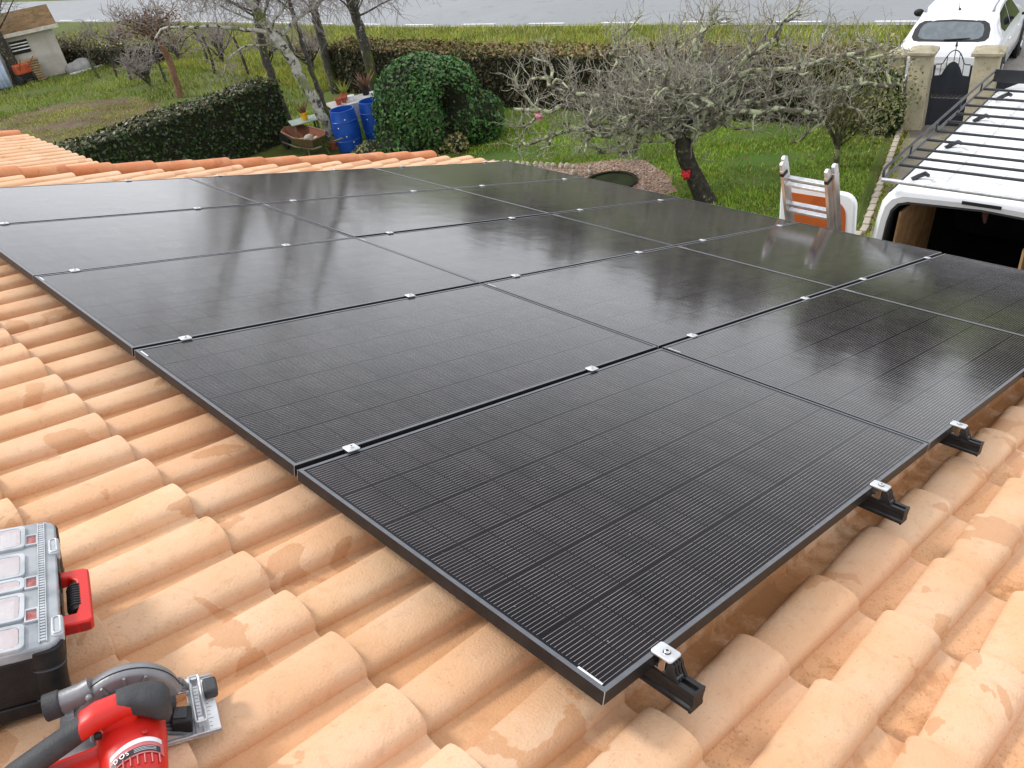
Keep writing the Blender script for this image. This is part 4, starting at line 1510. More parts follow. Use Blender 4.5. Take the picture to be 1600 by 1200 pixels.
# ------------------------------------------------------------------ gate pillars, gates, letter box
def lichen_stone(name, a, b, moss):
    t = NT(name)
    p = t.obj()
    base = t.mix(t.step(t.noise(p, 4.0, 6.0), .3, .7), a, b)
    base = t.mix(t.math('MULTIPLY', t.step(t.noise(p, 7.0, 6.0, .7), .54, .66), .75), base, moss)
    base = t.mix(t.math('MULTIPLY', t.step(t.noise(p, 22.0, 4.0, .7), .60, .70), .7), base, (.07, .065, .045))
    t.color(base)
    t.set(Roughness=.95)
    t.bump(t.noise(p, 40.0, 4.0), .5, .01)
    return t.mat
M['pillar'] = lichen_stone('pillar_render', (.52, .45, .31), (.40, .36, .26), (.26, .26, .10))
M['cap'] = lichen_stone('mossy_cap', (.40, .35, .25), (.28, .25, .17), (.16, .16, .05))
M['gate'] = mat('slate_blue_gate', (.018, .022, .035), (.026, .031, .045), 5, .42)
GD = R(-12.5)          # the gate line runs towards -y, drifting to +x
def pillar(loc, w, h, label, capm=.05):
    t = thing('gate_pillar', label, 'gate pillar', (loc[0], loc[1], G), (0, 0, R(12)), 'pillars of the gateway')
    mb = MB()
    mb.box((-w / 2, -w / 2, -.1), (w / 2, w / 2, h))
    mb.build('shaft', M['pillar'], t, bevel=.012)
    mb = MB()
    c = w / 2 + capm
    mb.box((-c, -c, h), (c, c, h + .05))
    mb.add([(-c, -c, h + .05), (c, -c, h + .05), (c, c, h + .05), (-c, c, h + .05), (-c * .5, -c * .5, h + .10), (c * .5, -c * .5, h + .10), (c * .5, c * .5, h + .10), (-c * .5, c * .5, h + .10)],
           [(4, 5, 6, 7), (0, 1, 5, 4), (1, 2, 6, 5), (2, 3, 7, 6), (3, 0, 4, 7)])
    mb.build('cap', M['cap'], t, bevel=.012)
    return t
pillar((13.95, 4.79), .335, 1.25, 'lichen stained gate pillar at the end of the hedge, left of the small gate')
pillar((14.12, 3.83), .36, 1.26, 'cleaner cream gate pillar between the small gate and the wide gate')
pillar((13.88, 5.17), .26, 1.20, 'narrow pillar half hidden by the hedge behind the letter box', .03)
def gate(name, p0, p1, h, label, arch=True):
    d = Vector((p1[0] - p0[0], p1[1] - p0[1], 0))
    wd = d.length
    t = thing(name, label, 'gate', (p0[0], p0[1], G), (0, 0, math.atan2(d.y, d.x)), 'dark metal gates')
    mb = MB()
    for x in (.015, wd - .015):
        mb.box((x - .015, -.015, .05), (x + .015, .015, h * .86))
    for z in (.06, .50, .60):
        mb.box((.031, -.012, z), (wd - .031, .012, z + .025))
    mb.build('frame', M['gate'], t)
    mb = MB()
    mb.box((.031, -.004, .086), (wd - .031, .004, .499))
    mb.build('lower_panel', M['gate'], t)
    top = []
    for i in range(21):
        x = .031 + (wd - .062) * i / 20
        e = abs(2 * i / 20 - 1)
        z = h * .72 + (.21 * max(0, 1 - (e / .62) ** 2.2) if arch else 0) + .02 * (1 - e)
        top.append((x, z))
    pl = [(.031, .626)] + [(wd - .031, .626)] + top[::-1]
    mb = MB()
    n = len(pl)
    mb.add([(x, -.004, z) for x, z in pl] + [(x, .004, z) for x, z in pl], [tuple(range(n)), tuple(range(2 * n - 1, n - 1, -1))] + [(i, n + i, n + (i + 1) % n, (i + 1) % n) for i in range(n)])
    mb.build('upper_panel', M['gate'], t)
    rail = [(x, z + .13 + (.05 if arch else 0)) for x, z in top]
    mb = MB()
    mb.tube([(x, 0, z) for x, z in rail], .009, 5)
    mb.build('top_rail', M['gate'], t)
    nb = 6
    for i in range(1, nb):
        x, z = top[i * 20 // nb]
        mb = MB()
        mb.tube([(x, 0, z), (x, 0, rail[i * 20 // nb][1])], .006, 5)
        mb.build('bar', M['gate'], t)
    for i in range(7):
        x = .06 + (wd - .12) * (i + .5) / 7
        mb = MB()
        mb.tube([(x - .035, 0, .527), (x + .035, 0, .598)], .006, 5)
        mb.build('scroll_bar', M['gate'], t)
    if arch:
        mb = MB()
        zt = rail[10][1]
        mb.tube([(wd / 2, 0, zt - .12), (wd / 2, 0, zt + .05), (wd / 2, 0, zt + .06), (wd / 2, 0, zt + .17)], [.006, .007, .022, .001], 6)
        mb.build('spear_tip', M['gate'], t)
    return t
gate('small_gate', (13.99, 4.60), (14.09, 4.03), 1.24, 'small dark gate with arched top and spear tip between two pillars')
gate('wide_gate', (14.15, 3.63), (14.45, 1.90), 1.18, 'wide dark gate leaf beyond the van roof rack', False)
gate('wide_gate', (14.46, 1.87), (14.75, 0.10), 1.18, 'second leaf of the wide dark gate, farther right', False)
t = thing('letter_box', 'white fronted black letter box beside the lichen stained pillar', 'letter box', (13.70, 5.06, G + .72), (0, 0, R(12)))
mb = MB()
mb.box((-.16, -.11, 0), (.14, .14, .20))
mb.build('body', M['blackplastic'], t, bevel=.006)
mb = MB()
mb.box((-.165, -.135, -.01), (.145, -.112, .215))
mb.build('side_plate', M['label_white'], t, bevel=.004)
mb = MB()
mb.box((-.02, -.02, -.73), (.02, .02, -.001))
mb.build('post', M['blackplastic'], t)
# ------------------------------------------------------------------ ground, road, paths
def ground_mat(name, a, b, c=None, s1=1.5, s2=14.0, rough=.95, bump=.4, bs=60.0, cl=.5):
    t = NT(name)
    p = t.pos()
    base = t.mix(t.step(t.noise(p, s1, 6.0, .6), .35, .65), a, b)
    if c:
        base = t.mix(t.step(t.noise(p, s2, 5.0, .65), cl, cl + .15), base, c)
    t.color(base)
    t.set(Roughness=rough, Specular_IOR_Level=.25)
    t.bump(t.noise(p, bs, 5.0, .7), bump, .02)
    return t.mat
M['meadow'] = ground_mat('meadow_soil', (.095, .12, .018), (.055, .085, .014), (.10, .085, .03), .35, 5.0)
M['lawn_soil'] = ground_mat('lawn_soil', (.05, .115, .012), (.085, .13, .02), (.11, .085, .04), .7, 9.0)
M['soil'] = ground_mat('garden_soil', (.085, .050, .036), (.13, .085, .062), (.10, .12, .025), 1.1, 6.0, bump=.8, bs=18)
M['asphalt'] = ground_mat('asphalt', (.235, .245, .25), (.21, .22, .225), (.18, .185, .19), .25, 2.2, .55, .15, 120, .55)
M['gravel'] = ground_mat('gravel', (.34, .31, .28), (.27, .25, .22), (.18, .165, .15), 1.4, 30, bump=.9, bs=45)
M['redgravel'] = ground_mat('red_gravel', (.24, .155, .115), (.30, .21, .155), (.15, .10, .07), 2.0, 26, bump=.9, bs=40, cl=.55)
M['paving'] = ground_mat('drive_surface', (.25, .22, .18), (.18, .16, .12), (.14, .15, .04), 1.2, 6, bump=.5, bs=50, cl=.55)
M['paint'] = mat('road_paint', (.78, .78, .76), (.66, .66, .64), 6, .7)

def sheet(name, poly, z, m, jag=0.0, seed=1):
    r = random.Random(seed)
    pts = []
    n = len(poly)
    for i in range(n):
        a, b = Vector(poly[i]), Vector(poly[(i + 1) % n])
        k = max(1, int((b - a).length / .35)) if jag else 1
        k = min(k, 60)
        for j in range(k):
            q = a.lerp(b, j / k)
            pts.append((q.x + r.gauss(0, jag), q.y + r.gauss(0, jag), z))
    mb = MB()
    mb.add(pts, [tuple(range(len(pts)))])
    o = mb.build(name, m)
    o['kind'] = 'structure'
    return o
sheet('ground', [(-500, -500), (600, -500), (600, 600), (-500, 600)], G, M['meadow'])
NEAR = [(-80, 34.0), (-30, 26.5), (0, 22.2), (8.4, 20.80), (14.1, 19.85), (23.8, 17.9), (43.6, 15.6), (75, 10.5), (140, -2.0)]   # (y, x) of the near road edge
def road_x(y):
    for (a, xa), (b, xb) in zip(NEAR[:-1], NEAR[1:]):
        if y <= b:
            return xa + (xb - xa) * (y - a) / (b - a)
    return NEAR[-1][1]
ys = [-80 + 220 * i / 110 for i in range(111)]
def strip(name, off0, off1, z, m):
    mb = MB()
    mb.grid([[(road_x(y) + off0, y, z), (road_x(y) + off1, y, z)] for y in ys], flip=True)
    o = mb.build(name, m)
    o['kind'] = 'structure'
    return o
strip('road', 0.0, 5.6, G + .012, M['asphalt'])
strip('road_gutter', -.16, -.004, G + .010, mat('gutter_stone', (.30, .29, .26), (.20, .19, .16), 3.0, .9))
mb = MB()
y = -30.0
while y < 70:
    L_ = 1.3
    mb.grid([[(road_x(q) + .16, q, G + .017), (road_x(q) + .26, q, G + .017)] for q in (y, y + L_ / 2, y + L_)], flip=True)
    y += L_ + (1.3 if y > 2 else 1.0)
o = mb.build('road_marking', M['paint'])
o['kind'] = 'structure'
sheet('lawn', [(5.2, 4.0), (9.76, 3.80), (13.7, 5.1), (13.2, 9.2), (12.2, 13.2), (11.5, 18.5), (8.6, 16.6), (8.4, 12.0), (5.2, 12.0)], G + .006, M['lawn_soil'])
sheet('vegetable_bed', [(8.0, 22.4), (8.6, 24.6), (8.8, 26.0), (7.4, 28.4), (5.8, 29.0), (4.0, 28.2), (4.4, 24.8), (6.0, 21.8)], G + .008, M['soil'], .09, 3)
drive = sheet('driveway', [(5.2, 3.72), (9.76, 3.62), (13.75, 4.78), (14.6, 4.6), (15.2, -6), (5.2, -6)], G + .010, M['paving'], .02, 4)
sheet('forecourt', [(14.35, 6.4), (14.62, 4.6), (15.22, -8), (23.0, -8), (20.9, 6.0), (17.5, 6.6)], G + .014, M['gravel'], .05, 5)
sheet('gravel_patch', [(9.75, 6.85), (10.3, 7.3), (10.75, 8.1), (10.5, 8.8), (9.9, 9.45), (9.35, 10.3), (8.4, 10.4), (8.2, 7.6)], G + .016, M['redgravel'], .04, 6)

# ------------------------------------------------------------------ leaves and grass
nr = np.random.default_rng(5)
def leaf_quads(P, N, size, tilt=.7, aspect=.55):
    n = len(P)
    N = N + nr.normal(0, tilt, (n, 3))
    N /= np.linalg.norm(N, axis=1, keepdims=True) + 1e-9
    A = nr.normal(0, 1, (n, 3))
    A -= N * (A * N).sum(1, keepdims=True)
    A /= np.linalg.norm(A, axis=1, keepdims=True) + 1e-9
    B = np.cross(N, A)
    s = (size * nr.uniform(.45, 1.5, n))[:, None]
    V = np.stack([P - A * s, P + B * s * aspect + N * s * .12, P + A * s, P - B * s * aspect + N * s * .12], 1).reshape(-1, 3)
    F = np.arange(4 * n).reshape(n, 4)
    return V, F
def blades(P, h, w, lean=.35):
    n = len(P)
    a = nr.uniform(0, 2 * np.pi, n)
    d = np.stack([np.cos(a), np.sin(a), np.zeros(n)], 1)
    hh = (h * nr.uniform(.5, 1.3, n))[:, None]
    tip = P + np.c_[nr.normal(0, lean, n), nr.normal(0, lean, n), np.ones(n)] * hh
    V = np.stack([P - d * w, P + d * w, tip], 1).reshape(-1, 3)
    return V, np.arange(3 * n).reshape(n, 3)
def in_poly(x, y, poly):
    c = np.zeros(len(x), bool)
    n = len(poly)
    for i in range(n):
        (xa, ya), (xb, yb) = poly[i], poly[(i + 1) % n]
        cond = ((ya > y) != (yb > y))
        xi = (xb - xa) * (y - ya) / (yb - ya + 1e-12) + xa
        c ^= cond & (x < xi)
    return c
def scatter(poly, n):
    xs_, ys_ = [p[0] for p in poly], [p[1] for p in poly]
    x = nr.uniform(min(xs_), max(xs_), n * 3)
    y = nr.uniform(min(ys_), max(ys_), n * 3)
    k = in_poly(x, y, poly)
    return x[k][:n], y[k][:n]
def clumpy(x, y, s=1.7, seed=0.0, thr=-.25):
    v = np.sin(x * s + 1.3 + seed) * np.sin(y * s * 1.13 + .7 * np.sin(x * s * .6)) + .5 * np.sin(x * s * 2.7 + y * s * 1.9 + seed)
    return v > thr + nr.uniform(-.8, .8, len(x))
M['grass_lawn'] = leafmat('lawn_grass', (.125, .225, .016), (.33, .47, .045), (.45, .43, .11), .16, .45, .75, .9)
M['grass_verge'] = leafmat('verge_grass', (.20, .25, .022), (.38, .41, .06), (.42, .34, .11), .18, .5, .6, .8)
M['grass_wild'] = leafmat('meadow_grass', (.11, .19, .016), (.27, .32, .04), (.33, .28, .09), .2, .5, .9, .45)
def grass(name, poly, n, h, w, m, z=G, clump=True, avoid=None, seed=0.0):
    x, y = scatter(poly, n)
    k = clumpy(x, y, 1.7, seed) if clump else np.ones(len(x), bool)
    if avoid is not None:
        k &= ~in_poly(x, y, avoid)
    x, y = x[k], y[k]
    V, F = blades(np.c_[x, y, np.full(len(x), z)], h, w)
    return tag(np_mesh(name, V, F, m), kind='stuff')
GP = [(9.75, 6.9), (10.25, 7.35), (10.65, 8.1), (10.4, 8.7), (9.8, 9.4), (9.3, 10.2), (8.4, 10.3), (8.2, 7.6)]
grass('lawn_grass', [(7.0, 4.2), (9.76, 3.85), (13.6, 5.1), (13.1, 9.2), (12.1, 13.2), (11.5, 18.5), (8.8, 17.2), (8.4, 12.0), (7.0, 12.0)], 120000, .055, .008, M['grass_lawn'], G + .006, True, GP)
VG = [(14.45, 6.5), (14.0, 9.4), (13.1, 13.5), (12.4, 19.5), (12.2, 26), (11.0, 44), (15.5, 44), (17.75, 24), (19.7, 14.1), (20.65, 8.4), (20.8, 6.6)]
grass('verge_grass', VG, 60000, .13, .013, M['grass_verge'], G, False)
MD = [(3.0, 18.0), (8.6, 17.6), (11.2, 19.5), (11.8, 27), (10.8, 33), (9.0, 40), (0, 40), (0, 22)]
BED = [(7.9, 22.6), (8.5, 24.6), (8.7, 25.9), (7.3, 28.2), (5.8, 28.7), (4.2, 28.0), (4.6, 25.0), (6.2, 22.0)]
grass('meadow_grass', MD, 60000, .12, .014, M['grass_wild'], G, True, BED)
grass('bed_weeds', BED, 16000, .045, .012, M['grass_verge'], G, True, None, 2.0)
grass('lawn_grass', [(8.45, 13.6), (9.2, 13.2), (11.3, 14.2), (11.5, 18.4), (8.6, 18.0)], 9000, .09, .011, M['grass_lawn'], G, False)
grass('meadow_grass', [(11.2, 19.5), (12.5, 19.5), (12.2, 26), (11.0, 44), (8.6, 44), (10.4, 33), (11.5, 27)], 32000, .14, .014, M['grass_verge'], G, False)
# moss and grass tufts along the drive edge
x0_, n_ = nr.uniform(0, 1, 1500), 1500
V, F = blades(np.c_[9.0 + 4.7 * x0_, 3.55 + 1.32 * np.clip((x0_ - .16) / .84, 0, 1) + nr.normal(0, .07, n_), np.full(n_, G + .01)], .05, .01)
tag(np_mesh('edge_grass', V, F, M['grass_verge']), kind='stuff')

def hedge(name, line, wid, h, label, cat, m_side, m_top, m_core, dens, size, top_jit=.03, tilt=.7, top_n=None, side_jit=.05):
    """a clipped hedge following a line of (x, y); leaves over a dark core"""
    t = thing(name, label, cat, (line[0][0], line[0][1], G))
    base = np.array([line[0][0], line[0][1], G])
    mb = MB()
    L3 = [Vector((x, y, 0)) for x, y in line]
    rows = []
    nrm = []
    for i in range(len(L3)):
        d = (L3[min(i + 1, len(L3) - 1)] - L3[max(i - 1, 0)]).normalized()
        nrm.append(Vector((-d.y, d.x, 0)))
    for p, n in zip(L3, nrm):
        a, b = p + n * (wid / 2 - .07), p - n * (wid / 2 - .07)
        rows.append([(q.x - base[0], q.y - base[1], z) for q, z in ((a, -.05), (a, h - .08), (b, h - .08), (b, -.05))])
    mb.grid(rows)
    mb.add(rows[0], [(0, 1, 2, 3)])
    mb.add(rows[-1], [(3, 2, 1, 0)])
    mb.build('core', m_core, t)
    S, Nn, T, TN = [], [], [], []
    for i in range(len(L3) - 1):
        a, b = L3[i], L3[i + 1]
        d = b - a
        ln = d.length
        d.normalize()
        n = Vector((-d.y, d.x, 0))
        for s in (1, -1):
            k = int(dens * ln * h)
            u = nr.uniform(0, ln, k)
            z = nr.uniform(0, 1, k) ** .9 * h
            o_ = wid / 2 + nr.normal(0, side_jit, k) - .02 - .05 * (z / h) ** 2
            P = np.array(a)[None] + np.array(d)[None] * u[:, None] + np.array(n)[None] * (s * o_)[:, None]
            P[:, 2] = z
            S.append(P)
            Nn.append(np.tile(np.array(n) * s, (k, 1)))
        k = int(dens * ln * wid)
        u = nr.uniform(0, ln, k)
        o_ = nr.uniform(-wid / 2, wid / 2, k)
        P = np.array(a)[None] + np.array(d)[None] * u[:, None] + np.array(n)[None] * o_[:, None]
        P[:, 2] = h + nr.normal(0, top_jit, k) - .05 * (np.abs(o_) / wid * 2) ** 4 + .03 * np.sin(u * 2.1 + i)
        T.append(P)
        TN.append(np.tile([0, 0, 1.0], (k, 1)))
    for e, p in ((0, L3[0]), (-1, L3[-1])):
        d = (L3[1] - L3[0]).normalized() * -1 if e == 0 else (L3[-1] - L3[-2]).normalized()
        n = nrm[e]
        k = int(dens * wid * h)
        P = np.array(p)[None] + np.array(n)[None] * nr.uniform(-wid / 2, wid / 2, k)[:, None] + np.array(d)[None] * (nr.normal(0, .04, k))[:, None]
        P[:, 2] = nr.uniform(0, h, k)
        S.append(P)
        Nn.append(np.tile(np.array(d), (k, 1)))
    S, Nn, T, TN = map(np.concatenate, (S, Nn, T, TN))
    off = np.array([base[0], base[1], 0])
    V, F = leaf_quads(S - off, Nn, size, tilt)
    o = np_mesh('leaves', V, F, m_side, t)
    o['kind'] = 'stuff'
    V, F = leaf_quads(T - off, TN, size, tilt)
    o = np_mesh('top_leaves', V, F, m_top, t)
    o['kind'] = 'stuff'
    # thin shoots standing out of the clipped faces
    k = max(40, len(T) // 45)
    A = np.concatenate([T[nr.integers(0, len(T), k)], S[nr.integers(0, len(S), k * 2)]]) - off
    Nd = np.concatenate([np.tile([0, 0, 1.0], (k, 1)), np.tile([0, 0, .6], (k * 2, 1))]) + nr.normal(0, .45, (3 * k, 3))
    wd = nr.normal(0, 1, (3 * k, 3)) * .004
    ln = nr.uniform(.05, .15, (3 * k, 1))
    V = np.stack([A - wd, A + wd, A + Nd * ln], 1).reshape(-1, 3)
    np_mesh('shoots', V, np.arange(9 * k).reshape(-1, 3), m_top, t)['kind'] = 'stuff'
    return t
M['core'] = mat('hedge_core', (.012, .014, .006), (.020, .017, .008), 5, .95)
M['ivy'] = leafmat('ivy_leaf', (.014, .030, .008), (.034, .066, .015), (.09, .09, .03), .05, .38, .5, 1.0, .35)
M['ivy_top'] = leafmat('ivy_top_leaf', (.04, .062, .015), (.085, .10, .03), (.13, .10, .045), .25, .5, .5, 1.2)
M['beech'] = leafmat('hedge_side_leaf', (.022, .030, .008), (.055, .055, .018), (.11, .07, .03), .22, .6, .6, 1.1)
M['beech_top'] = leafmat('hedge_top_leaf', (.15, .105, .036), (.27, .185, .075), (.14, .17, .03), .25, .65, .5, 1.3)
hedge('clipped_hedge', [(2.2, 16.98), (5.4, 16.98), (8.45, 17.05)], .92, 1.34, 'long dark ivy hedge just beyond the red verge tiles', 'hedge', M['ivy'], M['ivy_top'], M['core'], 620, .040)
hedge('boundary_hedge', [(14.05, 5.35), (13.45, 9.4), (12.55, 13.3), (11.95, 19.2)], 1.0, 1.17, 'brown topped boundary hedge in front of the roadside verge', 'hedge', M['beech'], M['beech_top'], M['core'], 620, .042, .045, .8)
# ivy end beside the letter box
def ellipsoid_pts(c, r, n, zmin=None):
    d = nr.normal(0, 1, (n, 3))
    d /= np.linalg.norm(d, axis=1, keepdims=True)
    P = np.array(c) + d * np.array(r) * nr.uniform(.86, 1.03, (n, 1))
    N = d / np.array(r)
    N /= np.linalg.norm(N, axis=1, keepdims=True)
    if zmin is not None:
        k = P[:, 2] > zmin
        P, N = P[k], N[k]
    return P, N
def bush(name, loc, ells, m, label, cat, size, dens, tilt=.7, group=None):
    t = thing(name, label, cat, (loc[0], loc[1], G), group=group)
    PP, NN = [], []
    mb = MB()
    for c, r in ells:
        mb.ball(c, tuple(x * .84 for x in r), 12, 8)
        n = int(dens * 4 * math.pi * ((r[0] * r[1]) ** 1.6 / 3 + (r[0] * r[2]) ** 1.6 / 3 + (r[1] * r[2]) ** 1.6 / 3) ** (1 / 1.6))
        P, N = ellipsoid_pts(c, r, n, 0.01)
        PP.append(P)
        NN.append(N)
    mb.build('core', M['core'], t)
    V, F = leaf_quads(np.concatenate(PP), np.concatenate(NN), size, tilt)
    np_mesh('leaves', V, F, m, t)['kind'] = 'stuff'
    return t
bush('ivy_mass', (13.50, 5.25), [((0, 0, .40), (.34, .46, .70)), ((.05, .20, .80), (.3, .42, .42))], M['ivy'], 'dark ivy climbing the foot of the lichen stained gate pillar', 'ivy', .035, 700)

# topiary: a leafy dome with a lobe at its side and a hollow between
TB = Vector((9.86, 12.84, G))
tr, tt = np.array([.79, -.613, 0]), np.array([-.613, -.79, 0])
C0 = np.array([0, 0, .62])
ELL = [(tr * -.28 + np.array([0, 0, .80]), (1.00, .95, 1.00)), (tr * -.30 + np.array([0, 0, .40]), (1.05, 1.0, .7)), (tr * .72 + tt * .25 + np.array([0, 0, .46]), (.62, .62, .55)),
       (tr * -.72 + tt * .35 + np.array([0, 0, .22]), (.66, .6, .42)), (tr * .30 + np.array([0, 0, .95]), (.62, .70, .70))]
HOLE = [(tr * .30 + tt * .75 + np.array([0, 0, .98]), .30, .93), (tr * .24 + tt * .85 + np.array([0, 0, .66]), .24, .55), (tr * .20 + tt * .95 + np.array([0, 0, .36]), .20, .42), (tr * .30 + tt * 1.0 + np.array([0, 0, .10]), .15, .28)]
def topi_r(D):
    best = np.full(len(D), .25)
    for c, r in ELL:
        A = np.array([tr, tt, [0, 0, 1]])
        o_ = (A @ (C0 - c)) / np.array(r)
        d = (D @ A.T) / np.array(r)
        a = (d * d).sum(1)
        b = 2 * (d @ o_)
        cc = o_ @ o_ - 1
        disc = b * b - 4 * a * cc
        s = np.where(disc > 0, (-b + np.sqrt(np.maximum(disc, 0))) / (2 * a), 0)
        best = np.maximum(best, s)
    for p, w, dep in HOLE:
        hd = p - C0
        hd = hd / np.linalg.norm(hd)
        ang = np.arccos(np.clip(D @ hd, -1, 1))
        best = best * (1 - dep * np.exp(-(ang / w) ** 4))
    return best
topi = thing('topiary', 'rounded ivy topiary dome with a dark hollow and a lower side lobe', 'topiary', TB)
mb = MB()
nu, nv = 48, 26
vs, fs = [], []
for i in range(nv + 1):
    for j in range(nu):
        a, b = 2 * math.pi * j / nu, math.pi * i / nv
        D = np.array([[math.sin(b) * math.cos(a), math.sin(b) * math.sin(a), math.cos(b)]])
        q = C0 + D[0] * (topi_r(D)[0] - .06)
        vs.append((q[0], q[1], max(q[2], -.02)))
for i in range(nv):
    for j in range(nu):
        fs.append((i * nu + j, (i + 1) * nu + j, (i + 1) * nu + (j + 1) % nu, i * nu + (j + 1) % nu))
mb.add(vs, fs)
mb.build('core', M['core'], topi)
D = nr.normal(0, 1, (15000, 3))
D /= np.linalg.norm(D, axis=1, keepdims=True)
rr_ = topi_r(D)
keep = nr.uniform(0, 1, len(D)) < np.clip((rr_ / 1.1) ** 2, .25, 1)
D, rr_ = D[keep], rr_[keep]
P = C0 + D * (rr_ + nr.normal(0, .022, len(D)))[:, None]
k = P[:, 2] > 0
V, F = leaf_quads(P[k], D[k], .040, .65)
M['topi'] = leafmat('topiary_leaf', (.026, .080, .018), (.080, .185, .045), (.12, .15, .04), .07, .42, .6, 1.6, .28)
np_mesh('leaves', V, F, M['topi'], topi)['kind'] = 'stuff'
M['cover'] = leafmat('low_plant_leaf', (.10, .12, .03), (.22, .22, .08), (.30, .26, .12), .2, .5, .5, 2.0)
bush('low_shrub', (9.05, 13.0), [((0, 0, .1), (.55, .40, .36)), ((-.55, .5, .08), (.5, .4, .30)), ((.35, -.55, .08), (.45, .4, .26))], M['cover'], 'low yellow green shrub at the foot of the topiary dome', 'shrub', .035, 420, 1.0)
bush('variegated_shrub', (9.50, 11.95), [((0, 0, .16), (.22, .22, .25))], leafmat('cream_leaf', (.22, .20, .06), (.42, .36, .16), (.12, .13, .04), .25, .5), 'small cream and yellow leaved shrub beside the tile ends', 'shrub', .045, 380, 1.0)

# ------------------------------------------------------------------ bare trees
class Twigs:
    def __init__(s):
        s.mb = MB()

    def path(s, p, d, L_, n, crook, trop, rg):
        pts = [Vector(p)]
        d = Vector(d).normalized()
        for i in range(n):
            d = (d + Vector((rg.gauss(0, crook), rg.gauss(0, crook), rg.gauss(0, crook))) + Vector((0, 0, trop))).normalized()
            pts.append(pts[-1] + d * (L_ / n))
        return pts

    def add(s, pts, r0, r1, sides, mi=0):
        k = len(pts)
        s.mb.tube(pts, [r0 + (r1 - r0) * i / (k - 1) for i in range(k)], sides, mi, caps=False)

def side_dir(d, rg, spread=1.0, up=0.0):
    d = Vector(d).normalized()
    v = Vector((rg.gauss(0, 1), rg.gauss(0, 1), rg.gauss(0, 1)))
    v = (v - d * v.dot(d)).normalized()
    return (d * (1 - spread * .6) + v * spread + Vector((0, 0, up))).normalized()

def ramify(tw, pts, r, lev, spec, rg):
    """spec: per level (count, length, crook, tropism, up, end radius, segments, sides)"""
    if lev >= len(spec):
        return
    cnt, L_, crook, trop, up, re_, seg, sides = spec[lev]
    k = len(pts) - 1
    for c in range(cnt):
        t = (.25 + .75 * (c + rg.random()) / cnt) * k
        i = min(int(t), k - 1)
        p = pts[i].lerp(pts[i + 1], t - i)
        d = side_dir(pts[i + 1] - pts[i], rg, .95, up)
        ll = L_ * rg.uniform(.55, 1.25)
        q = tw.path(p, d, ll, seg, crook, trop, rg)
        r0 = max(re_ * 1.6, r * .55)
        tw.add(q, r0, re_, sides)
        ramify(tw, q, r0, lev + 1, spec, rg)

def bark(name, a, b, lich, thr=.52, sc=9.0, moss=None):
    t = NT(name)
    p = t.pos()
    base = t.mix(t.step(t.noise(p, 14.0, 5.0), .3, .7), a, b)
    base = t.mix(t.step(t.noise(p, sc, 5.0, .65), thr, thr + .08), base, lich)
    if moss:
        base = t.mix(t.math('MULTIPLY', t.step(t.noise(p, 2.6, 4.0), .5, .62), .8), base, moss)
    t.color(base)
    t.set(Roughness=.95, Specular_IOR_Level=.2)
    t.bump(t.noise(p, 60.0, 4.0), .6, .01)
    return t.mat
M['apple_bark'] = bark('lichen_bark', (.085, .075, .060), (.17, .15, .12), (.43, .46, .29), .47, 9.0)
M['apple_trunk'] = bark('dark_trunk_bark', (.035, .030, .024), (.075, .066, .052), (.30, .32, .22), .60, 14.0)
M['twig'] = bark('twig_bark', (.21, .19, .16), (.35, .32, .265), (.44, .46, .32), .54, 7.0)
M['birch'] = bark('birch_bark', (.50, .48, .44), (.33, .32, .27), (.06, .055, .045), .50, 7.5, (.13, .15, .035))
M['birch_dark'] = bark('dark_birch_bark', (.05, .045, .038), (.10, .09, .075), (.46, .45, .42), .60, 10.0, (.09, .11, .018))
M['birch_twig'] = bark('birch_twig', (.20, .17, .155), (.30, .26, .24), (.36, .36, .29), .60, 6.0)

rg = random.Random(21)
def vpts(l):
    return [Vector(q) for q in l]
def smooth_path(pts, n=4, jit=0.0, rgen=None):
    out = []
    for i in range(len(pts) - 1):
        p0, p1, p2, p3 = pts[max(i - 1, 0)], pts[i], pts[i + 1], pts[min(i + 2, len(pts) - 1)]
        for k in range(n):
            t = k / n
            q = .5 * ((2 * p1) + (p2 - p0) * t + (2 * p0 - 5 * p1 + 4 * p2 - p3) * t * t + (3 * p1 - p0 - 3 * p2 + p3) * t ** 3)
            if jit and (i or k):
                q = q + Vector((rgen.gauss(0, jit), rgen.gauss(0, jit), rgen.gauss(0, jit)))
            out.append(q)
    out.append(pts[-1])
    return out
def tree_thing(name, label, base, group=None):
    return thing(name, label, 'tree', base, (0, 0, 0), group)
def trunk_mesh(parent, base, pts, radii, m, n=12, name='trunk'):
    mb = MB()
    k = len(pts)
    rad = []
    for i in range(k):
        t = i / (k - 1) * (len(radii) - 1)
        j = min(int(t), len(radii) - 2)
        rad.append(radii[j] + (radii[j + 1] - radii[j]) * (t - j))
    mb.tube([p - base for p in pts], rad, n)
    for i, v in enumerate(mb.v):
        s = .012 * math.sin(v[0] * 40 + v[2] * 23) + .008 * math.sin(v[1] * 57 + v[2] * 31)
        mb.v[i] = (v[0] + s * .5, v[1] + s * .5, v[2])
    return mb.build(name, m, parent, smooth=60)

